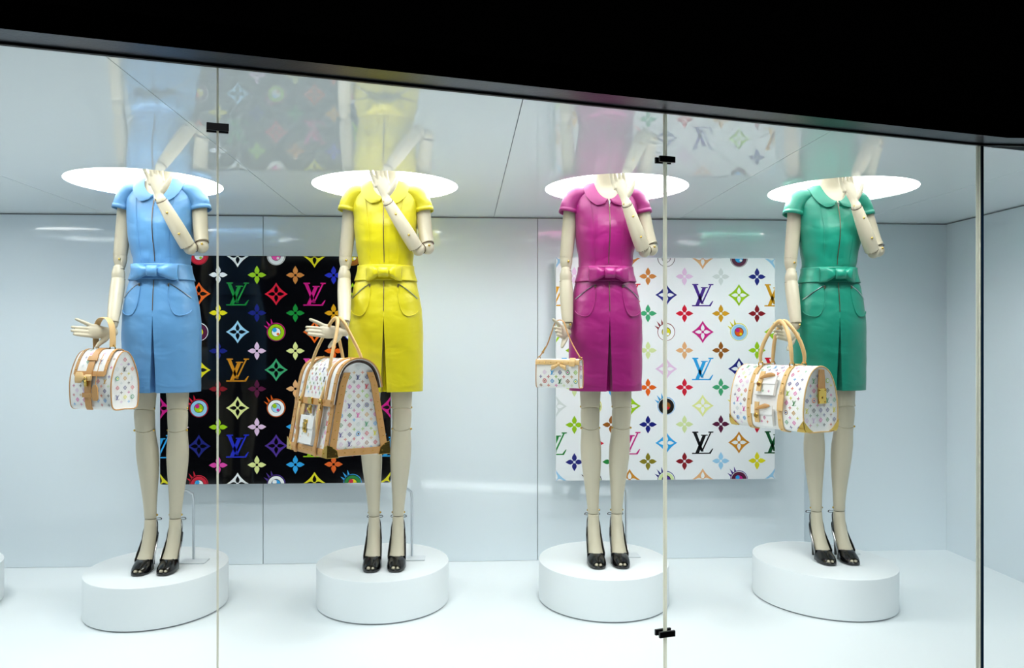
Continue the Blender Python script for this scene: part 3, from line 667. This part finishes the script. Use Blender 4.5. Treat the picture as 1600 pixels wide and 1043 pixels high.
    # seams
    for s in (-1, 1):
        path = [front(s * (.060 + .018 * ((z - 1.30) / .30) ** 2 * 1.3), z, .0012) for z in [1.305 + .30 * k / 24 for k in range(25)]]
        G().tube(path, .0011, 6).out('seam', dressmat, dr)
        # pocket: piped curve plus sloping zip
        pc = []
        for k in range(27):
            u = k / 26; a = u * pi * .93
            xx = .058 + .085 * (1 - cos(a)) / 2 ** .98; zz = 1.218 - .138 * sin(min(a, pi / 2)) ** .8 if a < pi / 2 else 1.080 + .030 * (1 - sin(a))
            pc.append(front(s * min(xx, .155), zz, .0022))
        G().tube(pc, .0021, 8).out('pocket_piping', dressmat, dr)
        zl = [front(s * (.058 + .082 * k / 12), 1.216 - .060 * (k / 12) ** 1.25, .0028) for k in range(13)]
        pz = G().tube(zl, [(.0022, .0016)] * 13, 6).out('pocket_zip', M_steel, dr)
        p = front(s * .060, 1.208, .006); G().box(p, (.006, .004, .012)).out('pocket_zip_pull', M_zip, pz, bevel=.0006)
    # hem fold line
    hg = [[body(a, z, .0008) for a in [.2 + (2 * pi - .4) * k / 90 for k in range(91)]] for z in (.779, .7806)]
    G().sheet(hg, .0006).out('hem_stitch', dressmat, dr)
    return t
S_blue = satin('blue_satin', (92, 148, 198)); S_yel = satin('yellow_satin', (208, 196, 6)); S_mag = satin('magenta_satin', (152, 18, 110)); S_grn = satin('green_satin', (10, 134, 110))
KN = [253, 603, 946, 1295]
m1 = mannequin(KN[0], 'blue', S_blue, 'light blue satin shirt dress with belt and bow', {'yaw': .72, 'wx': -.166, 'wy': -.10}, .062, .182, 'cream jointed mannequin in light blue satin dress holding a small flap bag', 1.3, 1.15)
m2 = mannequin(KN[1], 'yellow', S_yel, 'yellow satin shirt dress with belt and bow', {'yaw': .45, 'wx': -.157, 'wy': -.165}, .027, .183, 'cream jointed mannequin in yellow satin dress holding the largest bag', 5.1, .85)
m3 = mannequin(KN[2], 'magenta', S_mag, 'magenta satin shirt dress with belt and bow', {'yaw': 1.10, 'wx': -.176}, .062, .196, 'cream jointed mannequin in magenta satin dress holding a tiny pouch bag', 9.7, 1.0)
m4 = mannequin(KN[3], 'green', S_grn, 'sea green satin shirt dress with belt and bow', {'yaw': .62, 'wx': -.181, 'wy': -.075, 'dz': .012}, .042, .205, 'cream jointed mannequin in sea green satin dress holding a duffel bag', 14.2, .9)

# ------------------------------------------------------------------ bags
class Prof:
    """closed bag cross-section in (v,z): v<0 is the front; s runs from bottom front up the front, over, down the back"""
    def __init__(s, pts, k=4):
        v = [Vector((a, b, 0)) for a, b in pts]; q = []; n = len(v)
        for i in range(n):
            a, b, c, d = v[i - 1], v[i], v[(i + 1) % n], v[(i + 2) % n]
            for j in range(k):
                t = j / k; q.append(.5 * ((2 * b) + (c - a) * t + (2 * a - 5 * b + 4 * c - d) * t * t + (3 * b - a - 3 * c + d) * t ** 3))
        s.p = q; s.L = [0]
        for i in range(len(q)): s.L.append(s.L[-1] + (q[(i + 1) % len(q)] - q[i]).length)
        s.per = s.L[-1]
    def at(s, d):
        d = d % s.per; i = max(k for k in range(len(s.p)) if s.L[k] <= d + 1e-12); a, b = s.p[i], s.p[(i + 1) % len(s.p)]
        l = (b - a).length; t = (d - s.L[i]) / l if l > 1e-9 else 0; T = (b - a).normalized(); return a.lerp(b, t), Vector((-T.y, T.x, 0)), T
    def pos(s, u, d, off=0):
        p, n, _ = s.at(d); q = p + n * off; return Vector((u, q.x, q.y))
    def inside(s, v, z, m):
        c = False; n = len(s.p)
        for i in range(n):
            a, b = s.p[i], s.p[(i + 1) % n]
            if (a.y > z) != (b.y > z) and v < (b.x - a.x) * (z - a.y) / (b.y - a.y) + a.x: c = not c
            w = b - a; t = max(0, min(1, ((v - a.x) * w.x + (z - a.y) * w.y) / max(1e-12, w.length_squared)))
            if ((a.x + w.x * t - v) ** 2 + (a.y + w.y * t - z) ** 2) ** .5 < m: return False
        return c
def bag_body(P_, L, par, mt, bulge=.008):
    N = len(P_.p); cz = sum(p.y for p in P_.p) / N; R = []
    for u, k in ((-.5, .985), (-.49, 1.0), (-.3, 1.0), (0, 1.0), (.3, 1.0), (.49, 1.0), (.5, .985)):
        R.append([Vector((u * L, p.x * k, cz + (p.y - cz) * k)) for p in P_.p])
    e0 = [Vector((-L * .5 + .004, p.x * .93, cz + (p.y - cz) * .93)) for p in P_.p]; e1 = [Vector((L * .5 - .004, p.x * .93, cz + (p.y - cz) * .93)) for p in P_.p]
    g = G().rings([e0] + R + [e1]); return g.out('body', mt, par, sharp=50)
def band(P_, u0, u1, s0, s1, off, th, nm, mt, par, nu=4, ns=None, label=None):
    ns = ns or max(6, int(abs(s1 - s0) / .008))
    gr = [[P_.pos(u0 + (u1 - u0) * j / nu, s0 + (s1 - s0) * i / ns, off) for j in range(nu + 1)] for i in range(ns + 1)]
    return G().sheet(gr, th).out(nm, mt, par, label=label)
def piping(P_, u, r, mt, par, k=1.0):
    N = len(P_.p); cz = sum(p.y for p in P_.p) / N; pts = [Vector((u, p.x * k, cz + (p.y - cz) * k)) for p in P_.p]; pts.append(pts[0]); G().tube(pts, r, 8, cap=False).out('piping', mt, par)
CK = ['red', 'navy', 'lime', 'purple', 'sky', 'gold', 'pink', 'green', 'black', 'orange', 'yellow', 'grey', 'lilac', 'brown', 'teal', 'magenta', 'palegreen']
def small_motifs(rnd, i, j, s):
    c = rnd.choice(CK)
    if j % 2: return m_flower_s(s * .80, c)
    k = (i // 2 + j // 2) % 4
    if k == 0: return m_letters(s * 1.05, c, 'BG')
    if k == 2 and rnd.random() < .6: return [(disc(0, 0, s * .95, 12), c, 0), (disc(0, 0, s * .66, 12), 'BG', 1), (disc(0, 0, s * .38, 8), rnd.choice(CK), 2)]
    return m_open(s, c)
def m_flower_s(s, c):
    return [([(0, 0), (cos(a + .42) * s * .55, sin(a + .42) * s * .55), (cos(a) * s, sin(a) * s), (cos(a - .42) * s * .55, sin(a - .42) * s * .55)], c, 0) for a in [k * pi / 2 for k in range(4)]]
def m_open(s, c):
    o = [(0, 1), (1, 0), (0, -1), (-1, 0)]; r = []
    for k in range(4):
        a, b = o[k], o[(k + 1) % 4]; r.append(([(a[0] * s, a[1] * s), (b[0] * s, b[1] * s), (b[0] * s * .72, b[1] * s * .72), (a[0] * s * .72, a[1] * s * .72)], c, 0))
    return r + m_flower_s(s * .5, c)
def bag_print(P_, L, par, pitch, size, seed, front=(0, None), ends=(1,), skip=None, off=.0012):
    rnd = random.Random(seed); g = G(); mats = []
    def put(mot, fn):
        for poly, c, lay in mot:
            if c not in mats: mats.append(c)
            pts = [fn(x, y, lay) for x, y in poly]; g.add(pts, [tuple(range(len(pts)))], mats.index(c))
    s0, s1 = front; s1 = s1 or P_.per; ns = int((s1 - s0) / pitch * 2); nu = int(L / pitch * 2)
    for j in range(1, ns):
        for i in range(1, nu):
            if (i + j) % 2: continue
            s = s0 + j * pitch / 2; u = -L / 2 + (i + .3) * pitch / 2
            if abs(u) > L / 2 - size * 1.2 or (skip and skip(u, s)): continue
            rot = rnd.choice([0, 0, 0, 0]); put(small_motifs(rnd, i, j, size), lambda x, y, lay: P_.pos(u + x, s + y, off + lay * .0003))
    for e in ends:
        for j in range(0, 60):
            for i in range(-30, 31):
                if (i + j) % 2: continue
                v = i * pitch / 2; z = j * pitch / 2 + .01
                if not P_.inside(v, z, size * 1.3 + .004): continue
                put(small_motifs(rnd, i, j, size), lambda x, y, lay: Vector((e * (L / 2 + .0006 + lay * .0003), v + x * e, z + y)))
    o = g.out('printed_monogram', [M_canvas if c == 'BG' else pm(c) for c in mats], par, smooth=False); o['kind'] = 'stuff'; return o
def stud(g, p, r=.0028): g.ball(p, r, n=5)

def flap_bag():          # blue mannequin
    L, H = .228, .232
    rp = P(163, 637, 3.655)
    t = thing('flap_handbag', 'small white multicolour satchel with tan centre strap held by the blue dress mannequin', 'handbag', rp, rz=radians(-26), group='multicolour monogram bags')
    pr = Prof([(-.058, .002), (-.070, .055), (-.068, .125), (-.048, .187), (-.018, .230), (.018, .230), (.048, .187), (.068, .125), (.070, .055), (.058, .002), (0, -.001)])
    bag_body(pr, L, t, M_canvas)
    for u in (-L / 2, L / 2): piping(pr, u, .0028, M_tan, t, .992)
    fs = pr.per
    # find s of front-top
    s_mid = .145; s_top = .25; s_back = .335
    fl_ = band(pr, -.080, .080, s_mid, s_back, .006, .004, 'flap', M_canvas, t, nu=8)
    for u0, u1, a, b in ((-.088, -.074, s_mid - .006, s_back), (.074, .088, s_mid - .006, s_back), (-.082, .082, s_mid - .012, s_mid + .008)):
        band(pr, u0, u1, a, b, .0085, .003, 'flap_trim', M_tan, t)
    band(pr, -.016, .016, .004, s_back - .02, .0115, .004, 'centre_strap', M_tan, t)
    for s_, w in ((.050, .025), (.195, .026)): band(pr, -w, w, s_, s_ + .018, .0155, .004, 'strap_loop', M_tan, t)
    # leather bow tab across the strap
    b = G(); R = []
    for k in range(9):
        u = -.060 + .085 * k / 8; hh = (.020 if k < 4 else .012) * (1 if k != 4 else .5)
        R.append([pr.pos(u, .126 + hh * cos(a), .020 + .005 * sin(a)) for a in [2 * pi * j / 12 for j in range(12)]])
    b.rings(R); b.out('tie_tab', M_tan2, t)
    g = G(); p = pr.pos(0, .106, .020); g.box(p, (.014, .008, .026)); ring_loop(g, p + Vector((0, -.004, .016)), (0, 1, 0), .008, .0018); g.out('buckle', M_brass, t, bevel=.001)
    g = G()
    for u in (-.081, .081):
        for s_ in (.16, .20, .24): stud(g, pr.pos(u, s_, .010))
    g.out('studs', M_brass, t)
    # handle
    hp = H + .118
    for s in (-1, 1):
        g = G(); ring_loop(g, (s * .046, 0, H + .012), (0, 1, 0), .0155, .0024); g.out('handle_ring', M_brass, t)
        G().box((s * .046, 0, H - .002), (.036, .040, .008)).out('ring_tab', M_tan2, t, bevel=.002)
    pth = [(-.046, 0, H + .020), (-.047, 0, H + .060), (-.042, 0, H + .106), (-.020, 0, H + .136), (.020, 0, H + .136), (.042, 0, H + .106), (.047, 0, H + .060), (.046, 0, H + .020)]
    G().tube(pth, [(.0035, .016)] * 8, 12, sub=4, up=(0, 1, 0)).out('handle', M_tan2, t)
    # hanging key fob on a cord
    G().tube([(.030, -.02, H + .004), pr.pos(.050, .19, .018), pr.pos(.052, .14, .018), pr.pos(.052, .10, .02)], .0016, 6, sub=3).out('cord', M_tan, t)
    g = G(); q = [pr.pos(.052 + a, .10 - b_, .019) for a, b_ in ((-.006, 0), (.006, 0), (.015, .012), (.015, .055), (.009, .061), (-.009, .061), (-.015, .055), (-.015, .012))]
    q2 = [v + Vector((0, -.005, 0)) for v in q]; g.rings([q, q2]); g.out('key_fob', M_tan, t)
    bag_print(pr, L, t, .038, .0092, 3, (0, s_back + .05), (1, -1), skip=lambda u, s: abs(u) < .028 or (abs(abs(u) - .081) < .015 and s > .135) or (abs(s - s_mid) < .02 and abs(u) < .095), off=.0012)
    o = bag_print(pr, .142, t, .036, .0090, 5, (s_mid + .012, s_back), (), skip=lambda u, s: abs(u) < .028, off=.0088)
    return t
def big_bag():           # yellow mannequin
    L, H = .385, .365
    rp = P(527, 703, 3.58)
    t = thing('steamer_handbag', 'largest white multicolour bag with tan straps held by the yellow dress mannequin', 'handbag', rp, rz=radians(-57), group='multicolour monogram bags')
    pts = [(-.128, .0), (-.122, .06), (-.106, .15), (-.090, .24), (-.072, .315), (-.045, .352), (0, .366), (.045, .352), (.072, .315), (.090, .24), (.106, .15), (.122, .06), (.128, .0), (.06, -.001), (-.06, -.001)]
    pr = Prof(pts); bag_body(pr, L, t, M_canvas)
    # arc lengths
    def s_at(z, back=False):
        best = min(range(200), key=lambda k: abs(pr.pos(0, k * .5 * (pr.L[30]) / 200 * 1.0, 0).z - z)); return best * .5 * pr.L[30] / 200
    sf = s_at(.20); sfl = .215; ST = .62
    # bottom trims and vertical end trims
    band(pr, -L / 2, L / 2, -.002, .030, .003, .004, 'bottom_trim', M_tan, t, nu=10)
    for u0, u1 in ((-L / 2, -L / 2 + .030), (L / 2 - .030, L / 2)):
        band(pr, u0, u1, .02, .36, .003, .004, 'side_trim', M_tan, t)
    # end-face trims
    for e in (-1, 1):
        g = G(); w = .030; zs = [.0, .05, .12, .20, .28, .325]
        for s in (-1, 1):
            gr = []
            for z in zs:
                v0 = crs([0, .06, .15, .24, .315, .352], [.128, .122, .106, .090, .072, .045], z)
                gr.append([Vector((e * (L / 2 + .003), s * (v0 - .002), z)), Vector((e * (L / 2 + .004), s * (v0 - .5 * w), z)), Vector((e * (L / 2 + .003), s * (v0 - w), z))])
            g.sheet(gr, .005)
        g.sheet([[Vector((e * (L / 2 + .003), v, z)) for z in (.001, .028)] for v in (-.12, -.06, 0, .06, .12)], .005)
        g.out('end_trim', M_tan, t)
    # flap over the top with its overhanging tan edges
    Ltot = pr.L[len(pr.p) // 1 - 8] if False else None
    s_ft = .205; s_bk = .565
    band(pr, -.165, .200, s_ft, s_bk, .010, .005, 'flap', M_canvas, t, nu=10)
    for u0, u1 in ((-.168, -.145), (.180, .204), (.118, .138), (-.108, -.088)):
        band(pr, u0, u1, s_ft - .004, s_bk, .0145, .005, 'flap_trim', M_tan, t)
    band(pr, -.166, .202, s_ft - .010, s_ft + .016, .0145, .005, 'flap_trim', M_tan, t, nu=10)
    band(pr, .186, .2005, s_ft, s_bk, .004, .006, 'flap_lining', M_dark, t)
    g = G()
    for e in (-1, 1):
        for s in (-1, 1):
            for k in range(9):
                z = .035 + .034 * k; v0 = crs([0, .06, .15, .24, .315, .352], [.128, .122, .106, .090, .072, .045], z) - .015
                stud(g, (e * (L / 2 + .007), s * v0, z))
        for k in range(6): stud(g, (e * (L / 2 + .007), -.10 + .04 * k, .014))
    for u in (L / 2 - .015, -L / 2 + .015):
        for k in range(5): stud(g, pr.pos(u, .03 + .034 * k, .007))
    for k in range(10): stud(g, pr.pos(-.17 + .038 * k, .014, .007), .0022)
    for u in (-.156, .192):
        for k in range(10): stud(g, pr.pos(u, s_ft + .01 + .035 * k, .018))
    g.out('studs', M_brass, t)
    # corner caps
    for e in (-1, 1):
        for s in (-1, 1):
            g = G(); cx, cyv = e * (L / 2), s * .128
            g.prism([(0, 0), (-e * .040, 0), (-e * .036, .020), (-e * .020, .036), (0, .040)], 0, 0)
            pts3 = []
            g = G(); a = Vector((cx + e * .009, cyv + s * .009, -.003))
            A = [a, a + Vector((-e * .050, 0, 0)), a + Vector((-e * .042, 0, .028)), a + Vector((-e * .022, 0, .044)), a + Vector((0, -s * .002, .052))]
            B = [a, a + Vector((0, -s * .050, 0)), a + Vector((0, -s * .044, .028)), a + Vector((0, -s * .024, .044)), a + Vector((0, -s * .002, .052))]
            ins = Vector((-e * .006, -s * .006, .0))
            for S_ in (A, B):
                g.rings([S_, [v + (Vector((0, -s * .005, 0)) if S_ is A else Vector((-e * .005, 0, 0))) for v in S_]])
            g.add([a, A[1], a + Vector((-e * .05, -s * .05, 0)), B[1]], [(0, 1, 2, 3)])
            g.out('corner_cap', M_brass, t, smooth=False, bevel=.0015)
    # two long front straps with buckles running down from the handles
    for u in (-.098, .098):
        band(pr, u - .011, u + .011, .0, .20, .012, .005, 'front_strap', M_tan, t)
        tp = G().tube([pr.pos(u + .006, .20, .026), pr.pos(u + .012, .16, .030), pr.pos(u + .010, .12, .026), pr.pos(u + .004, .085, .020)], [(.010, .003), (.012, .003), (.011, .003), (.003, .002)], 10, sub=3, up=(0, 1, .2)); tp.out('strap_tail', M_tan2, t)
        g = G(); p = pr.pos(u, .205, .020); ring_loop(g, p, (0, 1, .3), .014, .0028); ring_loop(g, p + Vector((0, -.003, -.020)), (0, 1, .3), .010, .0022); g.out('buckle', M_brass, t)
        q = u
    # centre lock, hanging tag, front pocket with its lock
    g = G(); p = pr.pos(.0, s_ft + .004, .021); g.box(p, (.040, .008, .028)); p = pr.pos(.0, s_ft - .030, .016); g.box(p, (.022, .008, .034)); g.ball(p + Vector((0, -.006, 0)), .007, n=6); g.out('lock', M_brass, t, bevel=.002)
    g = G(); q = [pr.pos(-.058 + a, s_ft - .012 - b_, .020) for a, b_ in ((-.010, 0), (.010, 0), (.016, .014), (.014, .040), (0, .052), (-.014, .040), (-.016, .014))]; g.rings([q, [v + Vector((0, -.004, 0)) for v in q]]); g.out('name_tag', M_tan2, t)
    band(pr, -.050, .072, .035, .135, .013, .018, 'pocket', M_canvas, t, nu=8)
    band(pr, -.054, .076, .098, .150, .024, .005, 'pocket_flap', M_canvas, t, nu=8)
    g = G(); p = pr.pos(.008, .100, .030); g.box(p, (.022, .008, .040)); g.box(pr.pos(.008, .125, .030), (.028, .008, .014)); g.box(p + Vector((0, -.005, -.004)), (.012, .006, .012)); g.out('pocket_lock', M_brass, t, bevel=.002)
    # handles: two loops
    HP = .535
    for v, sgn in ((-1, 0), (1, 0)):
        a, b = -.098, .098
        base = pr.pos(a, s_ft + .004, .022) if v < 0 else pr.pos(a, pr.L[-1] * 0 + .58, .018)
        b2 = pr.pos(b, s_ft + .004, .022) if v < 0 else pr.pos(b, .58, .018)
        z1 = .345; vv = -.078 if v < 0 else .078
        pth = [base, Vector((a + .006, vv * 1.06, .30)), Vector((a * .86, vv * .80, .39)), Vector((a * .55, vv * .35, .485)), Vector((-.020, vv * .12, .536)), Vector((.024, vv * .12, .536)), Vector((b * .55, vv * .35, .485)), Vector((b * .86, vv * .80, .39)), Vector((b - .006, vv * 1.06, .30)), b2]
        G().tube(pth, [(.0075, .0065)] * 10, 12, sub=4).out('handle', M_tan2, t)
    bag_print(pr, L, t, .037, .0092, 11, (.02, .30), (1, -1), skip=lambda u, s: abs(u) > .155 or s > s_ft - .014 or abs(abs(u) - .098) < .018 or (-.055 < u < .078 and .03 < s < .155))
    bag_print(pr, .300, t, .037, .0092, 12, (s_ft + .02, s_bk), (), skip=lambda u, s: abs(u - .128) < .016 or abs(u + .098) < .016, off=.0135)
    bag_print(pr, .110, t, .030, .0060, 13, (.045, .10), (), skip=lambda u, s: abs(u - .008) < .018, off=.0235)
    return t
def pouch():             # magenta mannequin
    L, H = .205, .118
    rp = P(874, 605, 3.665)
    t = thing('pouch_bag', 'tiny white multicolour pouch on a thin tan strap held by the magenta dress mannequin', 'handbag', rp, rz=radians(-34), group='multicolour monogram bags')
    pr = Prof([(-.016, .002), (-.021, .03), (-.020, .08), (-.016, H), (.016, H), (.020, .08), (.021, .03), (.016, .002), (0, 0)])
    bag_body(pr, L, t, M_canvas)
    for u in (-L / 2, L / 2): piping(pr, u, .0022, M_tan, t, .99)
    band(pr, -L / 2 - .001, L / 2 + .001, .096, .115, .003, .004, 'top_trim', M_tan2, t, nu=10)
    g = G()
    for k in range(7): stud(g, pr.pos(-.085 + .028 * k, .105, .006), .0022)
    g.out('studs', M_brass, t)
    b = G()
    for s in (-1, 1):
        R = []
        for k in range(6):
            u = .012 + s * (.004 + .030 * k / 5); R.append([pr.pos(u, .094 - .012 * k / 5 + (.005 + .006 * k / 5) * cos(a), .010 + .004 * sin(a)) for a in [2 * pi * j / 10 for j in range(10)]])
        b.rings(R)
    b.ball(pr.pos(.012, .098, .012), (.007, .006, .008), n=6); b.out('leather_bow', M_tan2, t)
    band(pr, .060, .086, .090, .120, .007, .004, 'strap_keeper', M_tan2, t)
    for s in (-1, 1):
        g = G(); ring_loop(g, (s * (L / 2 - .004), 0, H + .006), (0, 1, 0), .007, .0016); g.out('ring', M_brass, t)
    G().tube([(-L / 2 + .004, 0, H + .010), (-.062, 0, H + .058), (-.038, 0, H + .115), (-.016, 0, H + .163), (.018, 0, H + .164), (.038, 0, H + .116), (.066, 0, H + .060), (L / 2 - .004, 0, H + .010)], [(.0022, .0045)] * 8, 8, sub=4, up=(0, 1, 0)).out('strap', M_tan, t)
    g = G(); g.tube([(-.078, 0, H + .036), (-.066, 0, H + .054)], .0038, 8); ring_loop(g, (-.080, 0, H + .032), (0, 1, 0), .005, .0014); g.out('strap_hook', M_brass, t)
    bag_print(pr, L, t, .037, .0100, 21, (-.01, .094), (1,), skip=lambda u, s: s < .008)
    return t
def duffel():            # green mannequin
    L, H = .415, .268
    rp = P(1222, 668, 3.64)
    t = thing('duffel_bag', 'long white multicolour duffel bag with two studded tan bands held by the green dress mannequin', 'handbag', rp, rz=radians(-64), group='multicolour monogram bags')
    pr = Prof([(-.082, .004), (-.100, .050), (-.100, .112), (-.086, .182), (-.058, .240), (-.020, .267), (.020, .267), (.058, .240), (.086, .182), (.100, .112), (.100, .050), (.082, .004), (0, 0)])
    bag_body(pr, L, t, M_canvas)
    for u in (-L / 2, L / 2): piping(pr, u, .003, M_tan2, t, .99)
    st = .285
    for u in (-.088, .088): band(pr, u - .012, u + .012, -.03, st, .004, .005, 'leather_band', M_tan2, t)
    g = G()
    for u in (-.088, .088):
        for k in range(8): stud(g, pr.pos(u, .012 + .037 * k, .009), .0034)
    g.out('studs', M_brass, t)
    for s_ in (.022, .145):      # two pockets between the bands
        band(pr, -.056, .056, s_, s_ + .066, .010, .014, 'pocket', M_canvas, t, nu=8)
        band(pr, -.060, .060, s_ + .044, s_ + .080, .020, .004, 'pocket_flap', M_canvas, t, nu=8)
        band(pr, -.034, -.010, s_ + .012, s_ + .092, .025, .004, 'pocket_strap', M_tan2, t)
        g = G(); p = pr.pos(-.022, s_ + .040, .030); ring_loop(g, p, (0, 1, .2), .010, .0022); g.box(p, (.020, .004, .010)); g.out('pocket_buckle', M_brass, t, bevel=.001)
        # twisted leather tie
        G().tube([pr.pos(-.022, s_ + .062, .030), pr.pos(.006, s_ + .072, .034), pr.pos(.030, s_ + .078, .030), pr.pos(.050, s_ + .080, .026)], [(.004, .004), (.008, .003), (.010, .003), (.004, .003)], 8, sub=3).out('pocket_tie', M_tan, t)
    G().tube([pr.pos(.098, .19, .014), pr.pos(.098, .15, .018)], [(.004, .002), (.004, .002)], 6).out('tag_cord', M_tan2, t)
    band(pr, .084, .114, .085, .150, .016, .005, 'name_tag', M_tan2, t)
    # handles and their rings
    for sv, sc in ((-1, st), (1, None)):
        for u in (-.088, .088):
            g = G(); c = Vector((u, sv * .036, .264)); ring_loop(g, c + Vector((0, 0, .008)), (0, 1, 0), .013, .0024); g.out('handle_ring', M_brass, t)
            if sv > 0: band(pr, u - .012, u + .012, pr.per - .30 - .20, pr.per - .30 - .06, .004, .005, 'leather_band', M_tan2, t)
        z0 = .277; pth = [(-.088, sv * .036, z0), (-.087, sv * .038, z0 + .040), (-.072, sv * .030, z0 + .095), (-.040, sv * .018, z0 + .150), (0, sv * .012, z0 + .182), (.040, sv * .018, z0 + .150), (.072, sv * .030, z0 + .095), (.087, sv * .038, z0 + .040), (.088, sv * .036, z0)]
        G().tube(pth, [(.007, .005)] + [(.0085, .0085)] * 7 + [(.007, .005)], 12, sub=4).out('handle', M_tan2, t)
    # near end: leather tab with brass lock plate; corner caps
    e = L / 2
    g = G(); g.sheet([[Vector((e + .004, v, z)) for v in (-w, 0, w)] for z, w in ((.256, .014), (.215, .018), (.17, .020), (.165, .020))], .005); g.out('end_tab', M_tan, t)
    g = G(); g.box((e + .007, 0, .148), (.006, .044, .062)); 
    for a, b_ in ((-.016, .172), (.016, .172), (-.016, .124), (.016, .124)): stud(g, (e + .011, a, b_), .003)
    g.ball((e + .011, 0, .142), (.003, .007, .007), n=6); g.out('lock_plate', M_brass, t, bevel=.002)
    for ee in (-1, 1):
        for s in (-1, 1):
            g = G(); R = []
            for k in range(7):
                r = .046 * (1 - k / 7.5); R.append([Vector((ee * (L / 2 + .005) - ee * r * max(0, cos(a)) * 1.0, 0, 0)) for a in [0]])
            g = G()
            # wedge cap hugging the lower corner
            s0_, s1_ = (.004, .052)
            gr = [[(pr.pos(ee * (L / 2 + .003 - (.046 * (1 - k / 5)) * j / 3), s0_ + (s1_ - s0_) * k / 5, .004)) for j in range(4)] for k in range(6)]
            if s > 0: gr = [[Vector((v.x, -v.y, v.z)) for v in r] for r in gr]
            g.sheet(gr, .004)
            gr2 = [[Vector((ee * (L / 2 + .003), (abs(pr.pos(0, s0_ + (s1_ - s0_) * k / 5, .003).y) - .040 * (1 - k / 5) * j / 3) * s, pr.pos(0, s0_ + (s1_ - s0_) * k / 5, .003).z)) for j in range(4)] for k in range(6)]
            g.sheet(gr2, .004); g.out('corner_cap', M_brass, t)
    bag_print(pr, L, t, .040, .0100, 31, (.0, .38), (1, -1), skip=lambda u, s: abs(abs(u) - .088) < .020 or (abs(u) < .065 and s < .235))
    bag_print(pr, .11, t, .032, .0080, 32, (.022, .070), (), skip=lambda u, s: abs(u + .022) < .016, off=.0185)
    bag_print(pr, .11, t, .032, .0080, 33, (.145, .192), (), skip=lambda u, s: abs(u + .022) < .016, off=.0185)
    return t
flap_bag(); big_bag(); pouch(); duffel()
